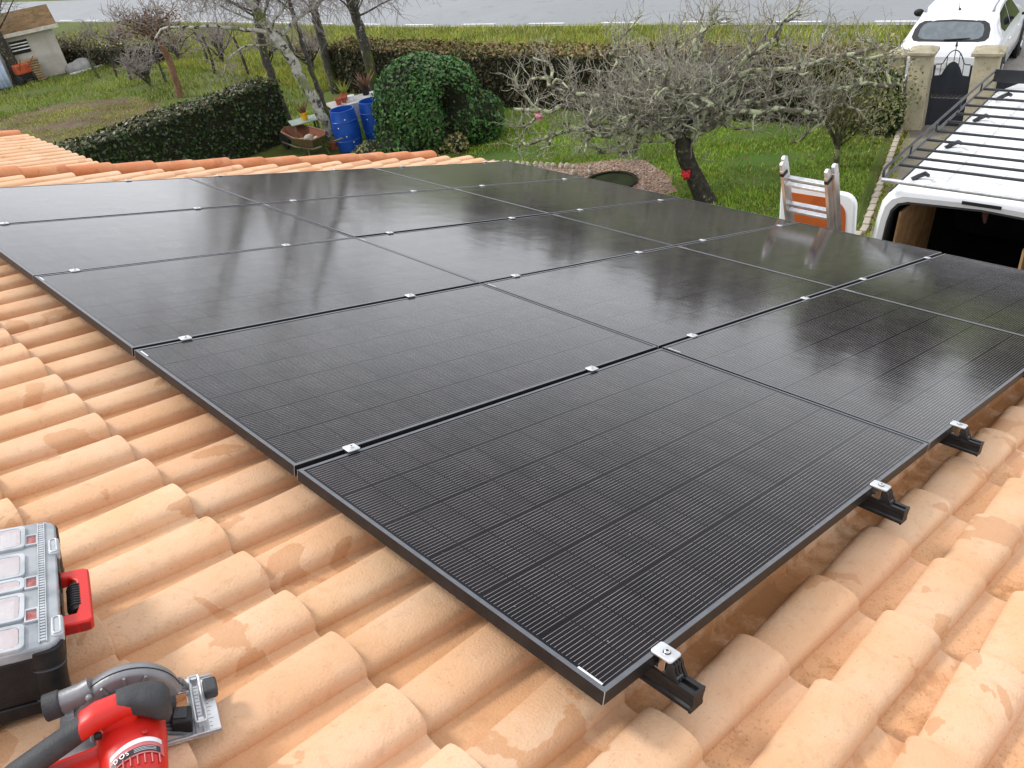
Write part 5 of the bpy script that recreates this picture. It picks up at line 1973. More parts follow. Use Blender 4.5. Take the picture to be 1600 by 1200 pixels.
# gnarled spreading fruit tree
b0 = Vector((9.66, 6.16, G))
gn = tree_thing('gnarled_tree', 'gnarled lichen covered bare fruit tree spreading over the lawn', b0)
tp = smooth_path(vpts([(9.66, 6.16, G - .05), (9.55, 6.33, -3.46), (9.47, 6.45, -3.1), (9.46, 6.45, -2.78), (9.50, 6.40, -2.55)]), 5)
trunk_mesh(gn, b0, tp, [.17, .135, .125, .12, .08], M['apple_trunk'], 12)
fork = Vector((9.46, 6.46, -2.80))
tw1, tw2 = Twigs(), Twigs()
targets = [(8.05, 8.62, -2.22), (8.10, 8.50, -2.80), (8.35, 8.15, -1.75), (8.75, 7.6, -3.0), (11.15, 4.02, -2.30), (10.95, 4.22, -1.75), (9.7, 6.2, -1.25), (8.9, 7.35, -1.55), (10.6, 4.80, -2.80),
           (10.4, 7.3, -1.85), (10.6, 6.5, -2.2), (8.6, 6.3, -1.85), (9.0, 5.6, -2.15), (10.3, 5.4, -1.45), (10.0, 7.9, -2.3), (9.2, 8.0, -2.45), (11.3, 5.3, -2.1), (8.3, 7.3, -2.35)]
for T_ in targets:
    T_ = Vector(T_)
    mid = fork.lerp(T_, .45) + Vector((rg.gauss(0, .18), rg.gauss(0, .18), rg.uniform(.05, .35)))
    pts = smooth_path([fork + Vector((0, 0, rg.uniform(-.15, .1))), fork.lerp(mid, .5) + Vector((rg.gauss(0, .1), rg.gauss(0, .1), rg.gauss(.05, .1))), mid, mid.lerp(T_, .55) + Vector((rg.gauss(0, .13), rg.gauss(0, .13), rg.gauss(0, .1))), T_], 4, .022, rg)
    tw1.add([p - b0 for p in pts], .062, .024, 7)
    lp = [p - b0 for p in pts]
    # crooked boughs
    k = len(lp) - 1
    for c in range(11):
        t = (.18 + .82 * (c + rg.random()) / 11) * k
        i = min(int(t), k - 1)
        p = lp[i].lerp(lp[i + 1], t - i)
        d = side_dir(lp[i + 1] - lp[i], rg, .95, rg.uniform(-.35, .65))
        q = tw1.path(p, d, rg.uniform(.3, .75), 6, .34, .03, rg)
        tw1.add(q, .027, .012, 5)
        ramify(tw2, q, .013, 0, [(6, .38, .28, .10, .40, .0038, 5, 4), (4, .22, .20, .08, .35, .0026, 4, 3)], rg)
    # straight water shoots
    for c in range(7):
        t = rg.uniform(.3, 1.0) * k
        i = min(int(t), k - 1)
        p = lp[i].lerp(lp[i + 1], t - i)
        q = tw2.path(p, (rg.gauss(0, .3), rg.gauss(0, .3), 1), rg.uniform(.3, .75), 4, .10, .08, rg)
        tw2.add(q, .008, .0035, 4)
        ramify(tw2, q, .006, 0, [(3, .16, .2, .1, .3, .0032, 3, 3)], rg)
tw1.mb.build('branches', M['apple_bark'], gn, smooth=80)
o = tw2.mb.build('twigs', M['twig'], gn)
o['kind'] = 'stuff'

# small multi-stemmed shrub tree
b1 = Vector((11.73, 5.08, G))
sh = tree_thing('shrub_tree', 'small vase shaped shrub with olive stems behind the ladder', b1)
tw1, tw2 = Twigs(), Twigs()
tw1.add(smooth_path(vpts([(0, 0, -.05), (.01, .0, .2), (0, 0, .42)]), 3), .05, .042, 8)
for i in range(13):
    a = 2 * math.pi * i / 13 + rg.uniform(-.2, .2)
    e = rg.uniform(.35, .80)
    T_ = Vector((math.cos(a) * e, math.sin(a) * e, rg.uniform(1.05, 1.65)))
    p0 = Vector((0, 0, rg.uniform(.25, .42)))
    pts = smooth_path([p0, p0.lerp(T_, .35) + Vector((rg.gauss(0, .04), rg.gauss(0, .04), -.02)), p0.lerp(T_, .7) + Vector((rg.gauss(0, .05), rg.gauss(0, .05), 0)), T_], 3)
    tw1.add(pts, .022, .008, 5)
    ramify(tw2, pts, .011, 0, [(8, .42, .16, .12, .6, .004, 4, 4), (4, .22, .16, .1, .5, .0034, 3, 3)], rg)
M['olive_bark'] = bark('olive_bark', (.05, .045, .03), (.12, .11, .06), (.26, .27, .14), .54, 9.0)
M['olive_twig'] = bark('olive_twig', (.15, .14, .075), (.22, .21, .10), (.30, .30, .15), .55, 6.0)
tw1.mb.build('stems', M['olive_bark'], sh, smooth=80)
tw2.mb.build('twigs', M['olive_twig'], sh)['kind'] = 'stuff'
P, N = ellipsoid_pts((.30, -.38, 1.10), (.55, .50, .65), 1500)
V, F = leaf_quads(P + nr.normal(0, .12, P.shape), N, .030, 1.2)
np_mesh('leaves', V, F, M['cover'], sh)['kind'] = 'stuff'

# birches and trunks left of the topiary
def birch(name, label, pts, radii, m, seed, branches=14, zlo=-1.9, blen=1.6, extra=None, droop=-.10, twmul=1.0, dirs=None):
    rgb = random.Random(seed)
    base = Vector(pts[0])
    t = tree_thing(name, label, Vector((base.x, base.y, G)), 'bare trees by the garden tables')
    base = Vector((base.x, base.y, G))
    path = smooth_path(vpts(pts), 5, .012, rgb)
    trunk_mesh(t, base, path, radii, m, 12)
    tw1, tw2 = Twigs(), Twigs()
    lp = [p - base for p in path]
    hi = [i for i, p in enumerate(path) if p.z > zlo and i < len(path) - 1]
    for c in range(branches):
        i = hi[int((c + rgb.random()) / branches * len(hi)) % len(hi)]
        if path[i].z > -.3 and rgb.random() < .6:
            continue
        d = side_dir(lp[i + 1] - lp[i], rgb, .95, .45)
        if dirs:
            d = (d + Vector(dirs) * rgb.uniform(0, 1)).normalized()
        q = tw1.path(lp[i], d, blen * rgb.uniform(.6, 1.3), 8, .12, -.01, rgb)
        tw1.add(q, .026, .007, 5)
        ramify(tw2, q, .010, 0, [(int(9 * twmul), .75, .12, droop, .1, .0045, 5, 3), (5, .45, .12, droop * 1.3, -.1, .0032, 4, 3)], rgb)
    for ex in (extra or []):
        q = smooth_path([Vector(p) - base for p in ex[0]], 4, .01, rgb)
        tw1.add(q, ex[1], ex[2], 7)
        ramify(tw2, q, ex[2], 0, [(int(9 * twmul), .6, .14, droop, .2, .0045, 5, 3), (4, .35, .12, droop, 0, .0032, 4, 3)], rgb)
    tw1.mb.build('branches', M['birch_dark'] if m is M['birch_dark'] else M['birch'], t, smooth=80)['kind'] = 'stuff'
    tw2.mb.build('twigs', M['birch_twig'], t)['kind'] = 'stuff'
    return t
birch('leaning_birch', 'leaning white barked birch rising behind the rusty wheelbarrow', [(8.58, 15.04, G), (8.46, 15.11, -3.1), (8.32, 15.19, -2.46), (8.20, 15.26, -1.92), (8.05, 15.36, -1.45), (7.92, 15.43, -1.12), (7.82, 15.49, -.6), (7.75, 15.55, .4), (7.7, 15.6, 1.8), (7.75, 15.6, 3.2)],
      [.115, .11, .105, .10, .095, .08, .05, .02], M['birch'], 31, 20, -1.4, 1.7,
      extra=[([(8.08, 15.34, -1.52), (8.5, 15.08, -1.22), (8.83, 14.89, -1.06), (9.1, 14.74, -.80), (9.3, 14.7, -.3)], .05, .014),
             ([(7.98, 15.40, -1.35), (7.6, 15.62, -1.25), (7.15, 15.90, -1.10), (6.75, 16.1, -1.02), (6.35, 16.4, -.95), (6.1, 16.6, -1.15), (6.0, 16.7, -1.35)], .045, .012),
             ([(8.10, 15.33, -1.66), (7.6, 15.7, -1.55), (7.2, 15.95, -1.72), (7.05, 16.05, -2.0)], .022, .008)], twmul=2.0)
birch('mossy_birch', 'thin mossy trunk standing close beside the leaning birch', [(8.80, 15.30, G), (8.74, 15.32, -3.1), (8.66, 15.34, -2.4), (8.62, 15.35, -1.7), (8.6, 15.4, -.7), (8.6, 15.4, .8)], [.06, .055, .05, .04, .02], M['birch_dark'], 32, 6, -1.4, 1.0)
birch('dark_birch', 'dark speckled trunk rising from the right end of the ivy hedge', [(8.83, 17.25, G), (8.76, 17.29, -3.05), (8.73, 17.31, -2.32), (8.75, 17.30, -1.77), (8.80, 17.27, -1.24), (8.81, 17.27, -.9), (8.8, 17.2, 1.0), (8.8, 17.2, 2.8)], [.10, .095, .09, .085, .08, .05, .02], M['birch_dark'], 33, 16, -1.5, 1.7, twmul=1.6)
birch('rear_birch', 'speckled trunk between the metal table and the hedge gap', [(11.41, 19.11, G), (11.40, 19.12, -3.31), (11.40, 19.12, -2.65), (11.38, 19.13, -2.1), (11.40, 19.12, -1.56), (11.4, 19.1, .2), (11.4, 19.1, 2.4)], [.12, .115, .11, .10, .08, .03], M['birch_dark'], 34, 16, -1.9, 1.6, twmul=1.6)
birch('tall_birch', 'tall dark and white trunk in front of the boundary hedge, left of the topiary', [(11.25, 16.95, G), (11.20, 16.90, -3.2), (11.16, 16.86, -2.5), (11.10, 16.85, -1.9), (11.05, 16.85, -1.4), (11.0, 16.8, .5), (11.0, 16.8, 2.6)], [.13, .125, .12, .11, .09, .03], M['birch_dark'], 35, 20, -1.9, 1.9, dirs=(.5, -.4, 0), twmul=1.8)
M['russet'] = leafmat('russet_leaf', (.12, .06, .03), (.24, .13, .075), (.10, .08, .05), .2, .6)
def small_tree(name, label, base, pts, radii, m, seed, crown, spec, leaf=None, nleaf=0, stems=10):
    rgb = random.Random(seed)
    b = Vector((base[0], base[1], G))
    t = tree_thing(name, label, b)
    path = smooth_path(vpts(pts), 4, .01, rgb)
    trunk_mesh(t, b, path, radii, m, 9)
    tw1, tw2 = Twigs(), Twigs()
    top = path[-1] - b
    c, r = Vector(crown[0]) - b, crown[1]
    for i in range(stems):
        T_ = c + Vector((rgb.uniform(-1, 1) * r[0], rgb.uniform(-1, 1) * r[1], rgb.uniform(-.6, 1) * r[2]))
        q = smooth_path([top - Vector((0, 0, rgb.uniform(0, .3))), top.lerp(T_, .5) + Vector((rgb.gauss(0, .1), rgb.gauss(0, .1), rgb.gauss(.05, .08))), T_], 4, .015, rgb)
        tw1.add(q, .03, .009, 5)
        ramify(tw2, q, .012, 0, spec, rgb)
    tw1.mb.build('branches', m, t, smooth=80)
    tw2.mb.build('twigs', M['birch_twig'], t)['kind'] = 'stuff'
    if nleaf:
        P, N = ellipsoid_pts(tuple(c), r, nleaf)
        P = np.array(c) + (P - np.array(c)) * nr.uniform(.3, 1.0, (len(P), 1))
        V, F = leaf_quads(P, N, .045, 1.2)
        np_mesh('leaves', V, F, leaf, t)['kind'] = 'stuff'
    return t
SPEC = [(7, .55, .2, .05, .3, .0065, 4, 3), (4, .32, .2, .04, .2, .005, 3, 3)]
M['redbark'] = bark('red_brown_bark', (.16, .085, .05), (.24, .14, .085), (.10, .07, .05), .58, 8.0)
small_tree('russet_tree', 'small tree with red brown trunk and withered russet crown', (9.28, 24.28), [(9.28, 24.28, G), (9.34, 24.26, -3.14), (9.30, 24.27, -2.5), (9.26, 24.29, -2.14)], [.11, .10, .09, .08], M['redbark'], 41, ((9.2, 24.35, -1.80), (1.0, 1.0, .45)), SPEC, M['russet'], 900, 12)
small_tree('old_tree', 'dark old tree standing in front of the little shed', (7.62, 34.05), [(7.62, 34.05, G), (7.66, 34.0, -3.2), (7.62, 34.0, -2.6), (7.60, 34.0, -2.1)], [.22, .20, .19, .16], M['apple_trunk'], 42, ((7.6, 33.9, -1.0), (1.2, 1.2, .9)), SPEC, None, 0, 12)

# bare bushes along the back of the plot
SP2 = [(7, .40, .2, .06, .4, .0065, 4, 3), (4, .24, .2, .05, .3, .005, 3, 3)]
for i, (x, y, w_, h_, lab, lf) in enumerate(((10.6, 35.2, .8, .75, 'bare bush nearest the shed corner', 0), (11.2, 32.4, .9, .8, 'bare olive bush behind the stakes left of the russet tree', 1), (11.9, 29.8, .9, .8, 'brown bare bush right behind the russet tree', 1),
                                       (12.3, 27.2, .8, .8, 'bare bush at the back between russet tree and dark birch', 0), (12.6, 24.6, .8, .8, 'grey bare bush behind the dark birch', 0), (12.7, 22.2, .7, .7, 'bare bush behind the leaning birch', 1), (9.6, 27.2, .5, .55, 'low dark bush in front of the stakes beside the russet trunk', 0))):
    small_tree('bare_bush', lab, (x, y), [(x, y, G), (x + .02, y, G + .12), (x, y + .02, G + .25), (x, y, G + .35)], [.05, .045, .04, .03], M['apple_trunk'] if i % 2 else M['birch_dark'], 60 + i, ((x, y, G + .35 + h_ * .55), (w_, w_, h_ * .5)), SP2, M['russet'], 160 * lf, 13)
# stakes and young trunks behind the vegetable bed
STK = [(9.38, 30.94, 1.0, 'thin stake nearest the shed'), (9.65, 30.0, .9, 'thin dark stake, second from the shed'), (9.72, 28.96, 1.1, 'crooked stake, third from the shed'), (9.87, 27.73, .95, 'stake in the middle of the row behind the bed'),
       (10.0, 26.79, 1.0, 'dark stake just left of the russet tree'), (11.34, 26.02, 1.15, 'mossy stake just right of the russet tree'), (12.02, 27.8, 1.1, 'mossy stake farther back right of the russet tree'), (11.53, 24.06, 1.2, 'mossy stake left of the dark birch'), (11.9, 21.6, 1.25, 'brown stake between the dark birch and the leaning birch')]
for i, (x, y, h, lab) in enumerate(STK):
    mb = MB()
    q = smooth_path([Vector((0, 0, -.05)), Vector((rg.gauss(0, .03), rg.gauss(0, .03), h * .5)), Vector((rg.gauss(0, .06), rg.gauss(0, .06), h))], 4)
    mb.tube(q, [.045] * 4 + [.038] * 5, 7)
    for v in range(4):
        p = q[rg.randrange(3, 9)]
        dd = Vector((rg.gauss(0, 1), rg.gauss(0, 1), .8)).normalized()
        mb.tube([p, p + dd * .25, p + dd * .45 + Vector((0, 0, .1))], [.012, .008, .004], 4)
    o = mb.build('stake', M['apple_trunk'] if i % 2 else M['birch_dark'], None, (x, y, G), smooth=60)
    tag(o, lab, 'stake', 'stakes behind the vegetable bed')
hedge('field_hedge', [(10.0, 36.5), (10.9, 32.2), (11.4, 30.2)], .8, .65, 'straggly olive hedge behind the stakes', 'hedge', M['beech'], leafmat('straw_leaf', (.11, .12, .025), (.20, .18, .06), (.25, .19, .09), .25), M['core'], 300, .05, .16, 1.1, None, .14)
# bluish leaves of the leek rows behind the ivy hedge
M['leek'] = leafmat('leek_leaf', (.06, .13, .09), (.16, .26, .20), (.28, .34, .28), .15, .45)
PP = []
for row in range(3):
    for i in range(26):
        c = np.array([3.4 + i * .19 + nr.normal(0, .04), 18.15 + row * .55 + nr.normal(0, .05) + .05 * i * .19, G])
        PP.append(c + np.c_[nr.normal(0, .04, (14, 2)), np.zeros(14)])
V, F = blades(np.concatenate(PP), .34, .022, .45)
tag(np_mesh('leek_rows', V, F, M['leek']), kind='stuff')
# far wood across the road
mf = leafmat('far_wood_leaf', (.035, .036, .024), (.08, .075, .05), (.10, .08, .06), .2, .8)
PP, NN = [], []
for i in range(40):
    y = -70 + i * 3.0
    x = 56 + 10 * math.sin(i * 1.7) + rg.uniform(-3, 3) - .1 * y
    h = rg.uniform(4.0, 6.6) * (1.0 if y < 30 else .75)
    n = 420
    d = nr.normal(0, 1, (n, 3))
    d /= np.linalg.norm(d, axis=1, keepdims=True)
    P = np.array([x, y, G + h * .5]) + d * np.array([2.4, 2.4, h * .5]) * nr.uniform(.35, 1.0, (n, 1))
    P[:, 2] = np.maximum(P[:, 2], G)
    PP.append(P)
    NN.append(d)
V, F = leaf_quads(np.concatenate(PP), np.concatenate(NN), .42, .9)
tag(np_mesh('far_wood', V, F, mf), kind='stuff')

# ------------------------------------------------------------------ garden things
M['blue'] = mat('blue_barrel_plastic', (.009, .060, .34), (.012, .085, .42), 4, .35)
M['terracotta'] = mat('terracotta', (.42, .10, .05), (.36, .09, .05), 9, .8)
M['rust'] = mat('rusty_tray', (.20, .06, .025), (.12, .045, .022), 7, .85, detail=6)
M['oldpaint'] = mat('worn_barrow_paint', (.10, .11, .055), (.20, .12, .06), 6, .7, detail=6)
M['galv'] = mat('galvanised_sheet', (.48, .49, .50), (.38, .39, .41), 4, .5, .5)
M['greytop'] = mat('weathered_grey', (.52, .50, .48), (.42, .40, .38), 6, .7)
M['stone'] = lichen_stone('pale_stone', (.46, .40, .32), (.34, .29, .22), (.20, .18, .10))
M['yellow'] = mat('yellow_pot', (.75, .42, .01), (.68, .36, .01), 5, .45)
M['oldwood'] = mat('grey_timber', (.20, .15, .10), (.13, .10, .07), 9, .85, detail=6)
def barrel(loc, label):
    t = thing('blue_barrel', label, 'barrel', (*loc, G), (0, 0, 0), 'blue plastic barrels')
    mb = MB()
    pr = [(.24, 0), (.265, .02), (.285, .22), (.29, .225), (.29, .25), (.285, .255), (.295, .44), (.285, .62), (.29, .625), (.29, .65), (.284, .655), (.262, .83), (.262, .87), (.245, .872), (.245, .83), (.26, .50), (.0, .495)]
    mb.lathe(pr, 28, cap1=False)
    mb.build('drum', M['blue'], t, smooth=35)
    mb = MB()
    for k in range(4):
        a, z = R((205, 232, 241, 256)[k]), (.55, .36, .71, .22)[k]
        mb.box((-.012, -.012, 0), (.012, .012, .004), 0, Matrix.Translation((.293 * math.cos(a), .293 * math.sin(a), z)) @ Matrix.Rotation(a, 4, 'Z') @ Matrix.Rotation(R(90), 4, 'Y'))
    mb.build('paint_fleck', M['label_white'], t)
    return t
barrel((8.66, 14.55), 'blue open barrel standing beside the leaning birch')
barrel((9.33, 14.42), 'blue barrel half hidden by the topiary dome')
# wheelbarrow
wb_ = thing('wheelbarrow', 'rusty wheelbarrow holding stones, by the hedge end', 'wheelbarrow', (8.0, 15.15, G))
rim = [(.0, .86), (.30, .62), (.26, -.40), (.06, -.66), (-.26, -.66), (-.36, -.10), (-.22, .62)]
bot = [(x * .55, y * .62 - .02) for x, y in rim]
mb = MB()
n = len(rim)
vs = [(x, y, .50) for x, y in rim] + [(x, y, .24) for x, y in bot] + [(x * .96, y * .97, .50) for x, y in rim] + [(x * .95, y * .95, .25) for x, y in bot]
fs = [(i, n + i, n + (i + 1) % n, (i + 1) % n) for i in range(n)] + [tuple(range(n, 2 * n))]
mb.add(vs, fs, 1)
mb.add(vs, [(2 * n + i, 2 * n + (i + 1) % n, 3 * n + (i + 1) % n, 3 * n + i) for i in range(n)] + [tuple(range(4 * n - 1, 3 * n - 1, -1))] + [(i, (i + 1) % n, 2 * n + (i + 1) % n, 2 * n + i) for i in range(n)], 0)
mb.build('tray', [M['rust'], M['oldpaint']], wb_)
mb = MB()
mb.tube([(x, y, .505) for x, y in rim], .018, 6, closed=True)
mb.build('tray_rim', mat('rim_rust', (.24, .12, .075), (.17, .075, .045), 8, .85), wb_, smooth=60)
mb = MB()
for s in (-1, 1):
    mb.tube([(s * .10, .95, .20), (s * .2, .2, .22), (s * .24, -.6, .30), (s * .27, -1.0, .42)], .018, 6)
    mb.tube([(s * .2, -.3, .24), (s * .24, -.36, .0)], .016, 6)
mb.build('barrow_frame', M['oldpaint'], wb_, smooth=60)
mb = MB()
mb.lathe([(.09, -.03), (.17, -.04), (.19, 0), (.17, .04), (.09, .03)], 18, 0, Matrix.Translation((0, .98, .19)) @ Matrix.Rotation(R(90), 4, 'Y'))
mb.build('wheel', M['tyre'], wb_, smooth=50)
for x, y, z, r in ((.02, -.05, .36, .13), (.10, -.22, .34, .10), (-.08, .12, .32, .09)):
    mb = MB()
    mb.ball((0, 0, 0), (r, r * .7, r * .8), 9, 6)
    mb.v = [(a * (1 + .2 * math.sin(9 * b + c * 7)), b, c) for a, b, c in mb.v]
    tag(mb.build('garden_stone', M['stone'], None, (8.0 + x, 15.15 + y, G + z), (0, 0, x * 9)), {.13: 'largest pale stone lying in the rusty wheelbarrow', .10: 'middling pale stone toward the handles of the rusty wheelbarrow', .09: 'smallest pale stone toward the pointed front of the rusty wheelbarrow'}[r], 'stone', 'stones in the wheelbarrow')
# tables
def table(loc, ang, lx, ly, h, m, label, skirt=0.0, legm=None):
    t = thing('garden_table', label, 'table', (*loc, G), (0, 0, ang))
    mb = MB()
    mb.box((-lx / 2, -ly / 2, h - .025), (lx / 2, ly / 2, h))
    mb.build('table_top', m, t, bevel=.006)
    if skirt:
        mb = MB()
        mb.box((-lx / 2 + .02, -ly / 2 - .004, h - skirt), (lx / 2 - .02, -ly / 2 - .0005, h - .03))
        mb.build('front_sheet', M['galv'], t)
    for sx in (-1, 1):
        for sy in (-1, 1):
            mb = MB()
            mb.box((sx * (lx / 2 - .06) - .02, sy * (ly / 2 - .06) - .02, 0), (sx * (lx / 2 - .06) + .02, sy * (ly / 2 - .06) + .02, h - .026))
            mb.build('leg', legm or M['oldwood'], t)
    return t
table((9.62, 15.28), R(-18), 1.45, .62, .75, M['greytop'], 'long pale table with hanging metal sheet behind the blue barrels', .34)
table((8.36, 15.72), R(-20), .62, .50, .60, mat('green_table_paint', (.30, .36, .31), (.22, .28, .23), 6, .6), 'small grey green table carrying the yellow pot', 0, M['oldpaint'])
def pot(loc, r, h, m, label, group='pots on the garden tables', plant=None):
    t = thing('flower_pot', label, 'pot', loc, (0, 0, 0), group)
    mb = MB()
    mb.lathe([(r * .72, 0), (r * .95, h * .78), (r * 1.06, h * .79), (r * 1.06, h), (r * .9, h), (r * .86, h * .86), (0, h * .86)], 18, cap1=False)
    mb.build('body', m, t, smooth=40)
    if plant:
        n = 46
        V, F = blades(np.c_[nr.normal(0, r * .3, (n, 2)), np.full(n, h * .85)], plant[1], plant[2], .5)
        np_mesh('plant', V, F, plant[0], t)['kind'] = 'stuff'
    return t
def on_table(dx, dy, z, c=(9.62, 15.28), a=R(-18)):
    return (c[0] + dx * math.cos(a) - dy * math.sin(a), c[1] + dx * math.sin(a) + dy * math.cos(a), z)
tz = G + .751
pot(on_table(-.50, -.12, tz), .075, .14, M['terracotta'], 'red clay pot at the left end of the pale table')
pot(on_table(-.36, -.06, tz), .07, .13, M['terracotta'], 'red clay pot beside the white pot on the pale table')
pot(on_table(-.28, .14, tz), .08, .15, M['terracotta'], 'red clay pot standing behind the white pot', plant=(M['grass_verge'], .30, .012))
pot(on_table(-.20, -.12, tz), .075, .13, M['label_white'], 'white pot among the red ones on the pale table')
pot(on_table(.22, .12, tz), .10, .16, M['blackplastic'], 'dark pot with red brown foliage on the pale table', plant=(M['russet'], .30, .03))
pot((8.37, 15.66, G + .601), .085, .17, M['yellow'], 'bright yellow pot on the small grey green table', plant=(M['russet'], .22, .015))
pot((8.52, 14.98, G), .11, .16, M['terracotta'], 'orange clay pot on the ground between wheelbarrow and barrel', None)
# pond with its dark water, small ornaments and edging stones
pd = thing('garden_pond', 'small round pond basin with dark water in the red gravel', 'pond', (9.58, 8.06, G))
mb = MB()
mb.lathe([(.46, .018), (.47, .050), (.41, .052), (.40, .020)], 36, cap0=False, cap1=False)
mb.build('rim', mat('pond_liner', (.012, .014, .008), (.022, .022, .012), 5, .95, ior=1.2), pd, smooth=50)
mb = MB()
mb.lathe([(.405, .028)], 36, cap0=False, cap1=True)
mb.v = [(x, y, .028) for x, y, z in mb.v]
mb.build('water', mat('pond_water', (.008, .012, .003), (.018, .024, .005), 3, .7, ior=1.2), pd)
nq = 2600
gx, gy = scatter(GP, nq)
kq = (gx - 9.58) ** 2 + (gy - 8.06) ** 2 > .48 ** 2
gx, gy = gx[kq], gy[kq]
Pq = np.c_[gx, gy, np.full(len(gx), G + .020)]
oct_v = np.array([[1, 0, 0], [0, 1, 0], [-1, 0, 0], [0, -1, 0], [0, 0, .8], [0, 0, -.8]], float)
oct_f = np.array([[0, 1, 4], [1, 2, 4], [2, 3, 4], [3, 0, 4], [1, 0, 5], [2, 1, 5], [3, 2, 5], [0, 3, 5]])
rq = nr.uniform(.012, .030, (len(Pq), 1, 1))
Vq = (Pq[:, None, :] + oct_v[None] * rq * nr.uniform(.7, 1.3, (len(Pq), 6, 1))).reshape(-1, 3)
Fq = (oct_f[None] + 6 * np.arange(len(Pq))[:, None, None]).reshape(-1, 3)
tag(np_mesh('pebbles', Vq, Fq, leafmat('red_pebble', (.17, .11, .08), (.36, .26, .20), (.45, .40, .33), .15, .9, .3)), kind='stuff')
for i, (x, y, r, lab) in enumerate(((9.56, 8.86, .07, 'small pale stone figure left of the pond'), (9.72, 8.62, .06, 'small white stone at the pond rim'), (9.32, 8.72, .05, 'little white stone by the panel edge near the pond'))):
    t = thing('garden_ornament', lab, 'ornament', (x, y, G + .016), (0, 0, i), 'pale stones round the pond')
    mb = MB()
    mb.ball((0, 0, r), (r, r * .8, r), 9, 7)
    mb.build('base', M['stone'], t, smooth=60)
    mb = MB()
    mb.ball((0, .01, r * 2.3), (r * .6, r * .55, r * .65), 8, 6)
    mb.build('head', M['stone'], t, smooth=60)
edge_t = thing('stone_edging', 'low row of brown upright stones edging the lawn beyond the far panel corner', 'stone edging', (9.5, 10.0, G))
for i in range(15):
    s = i / 14
    x, y = 9.25 + .55 * s, 11.0 - 1.75 * s
    mb = MB()
    mb.ball((0, 0, .035), (.045, .065, rg.uniform(.06, .085)), 8, 6)
    mb.v = [(a + .008 * math.sin(c * 60 + i), b + .006 * math.cos(a * 70 + i), c) for a, b, c in mb.v]
    mb.build('stone', M['stone'], edge_t, (x + rg.gauss(0, .015) - 9.5, y - 10.0, 0), (0, 0, rg.uniform(0, 3)))
for i in range(20):
    s = i / 19
    x, y = 9.3 + 4.3 * s, 3.66 + 1.20 * max(0, (s - .1) / .9)
    mb = MB()
    mb.box((-.10, -.045, -.02), (.10, .045, .05))
    mb.build('brick', M['stone'], drive, (x, y, G + .01), (0, 0, R(14) + rg.gauss(0, .05)), bevel=.012)
# ornaments hanging in the gnarled tree
def rosette(loc, r, m, label, name):
    t = thing(name, label, 'ornament', loc)
    mb = MB()
    mb.ball((0, 0, 0), (r * .6, r * .6, r * .6), 10, 7)
    mb.build('centre', m, t, smooth=60)
    for k in range(14):
        d = Vector((rg.gauss(0, 1), rg.gauss(0, 1), rg.gauss(0, 1))).normalized()
        mb = MB()
        q = d.to_track_quat('Z', 'Y').to_matrix().to_4x4()
        mb.ball((0, 0, r * .62), (r * .38, r * .30, r * .42), 7, 5, 0, q)
        mb.build('petal', m, t, smooth=60)
    mb = MB()
    mb.tube([(0, 0, r * .6), (0, 0, r * 2.2)], .004, 4)
    mb.build('cord', M['seal'], t)
    return t
rosette((9.33, 6.33, -3.36), .088, mat('red_ornament', (.62, .012, .016), (.5, .01, .02), 20, .5), 'bright red rosette ornament hanging on the gnarled trunk', 'red_rosette')
rosette((8.18, 8.22, -2.33), .085, mat('pink_ornament', (.55, .15, .20), (.65, .35, .38), 30, .6), 'pink feeder ball hanging at the left of the gnarled crown', 'pink_feeder')

# ------------------------------------------------------------------ little shed and what stands by it
M['shedwall'] = mat('shed_render', (.50, .47, .41), (.40, .37, .31), 2.0, .9, bump=.2, bscale=40)
M['mossroof'] = ground_mat('mossy_roof', (.115, .065, .03), (.17, .10, .045), (.06, .055, .015), 1.6, 4, bump=.8, bs=20, cl=.5)
sw, sd = Vector((-.97, .24, 0)), Vector((.24, .97, 0))
sa = math.atan2(sw.y, sw.x)
sh_ = thing('shed', 'little pale shed with mossy brown roof and barred window', 'shed', (9.39, 33.81, G), (0, 0, sa))
# local x runs along the front wall to the left, local -y away from the viewer
mb = MB()
mb.box((0, -2.4, -.1), (3.2, -.0, 1.62))
mb.add([(0, 0, 1.62), (0, -2.4, 1.62), (0, -1.2, 2.05), (3.2, 0, 1.62), (3.2, -2.4, 1.62), (3.2, -1.2, 2.05)], [(0, 1, 2), (5, 4, 3), (0, 2, 5, 3), (1, 4, 5, 2)])
mb.build('wall', M['shedwall'], sh_)
mb = MB()
for s in (0, 1):
    y0, y1 = (.22, -1.2) if s == 0 else (-2.62, -1.2)
    z0, z1 = 1.60, 2.16
    mb.add([(-.2, y0, z0), (3.4, y0, z0), (3.4, y1, z1), (-.2, y1, z1), (-.2, y0, z0 + .06), (3.4, y0, z0 + .06), (3.4, y1, z1 + .06), (-.2, y1, z1 + .06)],
           [(0, 1, 2, 3), (7, 6, 5, 4), (0, 4, 5, 1), (1, 5, 6, 2), (2, 6, 7, 3), (3, 7, 4, 0)])
mb.build('roof', M['mossroof'], sh_)
mb = MB()
mb.box((-.22, .225, 1.55), (3.42, .25, 1.67))
mb.build('fascia', mat('fascia_paint', (.62, .58, .50), (.5, .45, .38), 5, .8), sh_)
mb = MB()
mb.box((.95, .002, .95), (1.55, .03, 1.38))
wf = mb.build('window', M['glass_dark'], sh_)
mb = MB()
for z in (1.06, 1.17, 1.27):
    mb.box((.95, .031, z), (1.55, .045, z + .035))
mb.build('window_bar', M['label_white'], wf)
pk = thing('plank_stack', 'neat stack of weathered boards leaning at the shed wall', 'timber stack', (8.42, 33.72, G), (0, 0, sa))
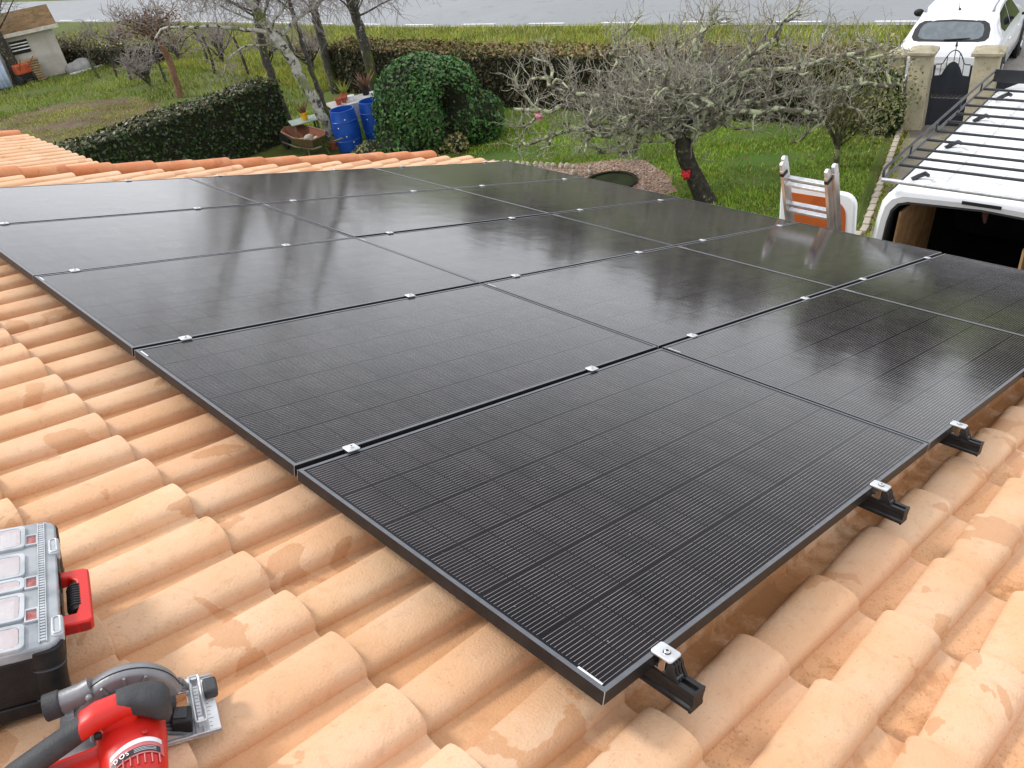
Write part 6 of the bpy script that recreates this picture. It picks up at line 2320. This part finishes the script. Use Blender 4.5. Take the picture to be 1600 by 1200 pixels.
for i in range(9):
    mb = MB()
    mb.box((-.02 + rg.gauss(0, .02), .05, .05 + i * .083), (.62 + rg.gauss(0, .02), .30, .05 + i * .083 + .062))
    mb.build('board', mat('board_wood', (.34, .24, .12), (.24, .16, .08), 6, .8) if i == 0 else bpy.data.materials['board_wood'], pk, bevel=.005)
tl = thing('tiller', 'orange garden machine with bent handles beside the board stack', 'garden machine', (7.78, 33.55, G), (0, 0, sa + .4))
om = mat('orange_paint', (.46, .085, .025), (.36, .06, .02), 5, .5)
mb = MB()
mb.prism(rrect(-.26, -.18, .26, .18, .06), .38, .72)
mb.build('hood', om, tl, bevel=.05, seg=3)
mb = MB()
mb.prism(rrect(-.20, -.15, .20, .15, .03), .20, .379)
mb.build('engine', M['blackplastic'], tl)
mb = MB()
for s in (-1, 1):
    mb.tube([(s * .14, .10, .5), (s * .20, .45, .75), (s * .24, .75, .95)], .018, 6)
mb.build('handlebar', om, tl, smooth=60)
for s in (-1, 1):
    mb = MB()
    mb.lathe([(.08, -.05), (.19, -.05), (.20, 0), (.19, .05), (.08, .05)], 16, 0, Matrix.Translation((s * .24, 0, .20)) @ Matrix.Rotation(R(90), 4, 'Y'))
    mb.build('wheel', M['tyre'], tl, smooth=50)
cs = thing('corrugated_sheets', 'pale blue corrugated sheets leaning by the orange machine', 'sheet stack', (7.25, 33.55, G), (0, 0, sa))
for k in range(3):
    mb = MB()
    rows = []
    for i in range(41):
        u = i / 40
        rows.append([(u * 1.0, k * .05 + .02 * math.sin(u * 2 * math.pi * 7) + .0, .05 + k * .03), (u * 1.0, k * .05 - .35 + .02 * math.sin(u * 2 * math.pi * 7), .95 + k * .03)])
    mb.grid(rows)
    o = mb.build('sheet', mat('pale_blue_sheet', (.36, .43, .52), (.28, .34, .42), 4, .5) if k == 0 else bpy.data.materials['pale_blue_sheet'], cs, smooth=60)
    md = o.modifiers.new('thick', 'SOLIDIFY')
    md.thickness = .006
tp_ = thing('covered_heap', 'low heap under a grey cover at the shed corner', 'covered heap', (9.75, 33.55, G))
mb = MB()
mb.ball((0, 0, .05), (.55, .40, .32), 16, 10)
mb.v = [(x * (1 + .12 * math.sin(7 * y + 3 * z)), y * (1 + .1 * math.cos(9 * x)), z + .03 * math.sin(12 * x + 8 * y)) for x, y, z in mb.v]
mb.build('cover', mat('grey_cover', (.22, .21, .20), (.32, .31, .29), 4, .6), tp_, smooth=70)
mb = MB()
mb.box((-.6, -.46, .0), (.7, -.38, .05))
mb.build('weight_board', M['label_white'], tp_)
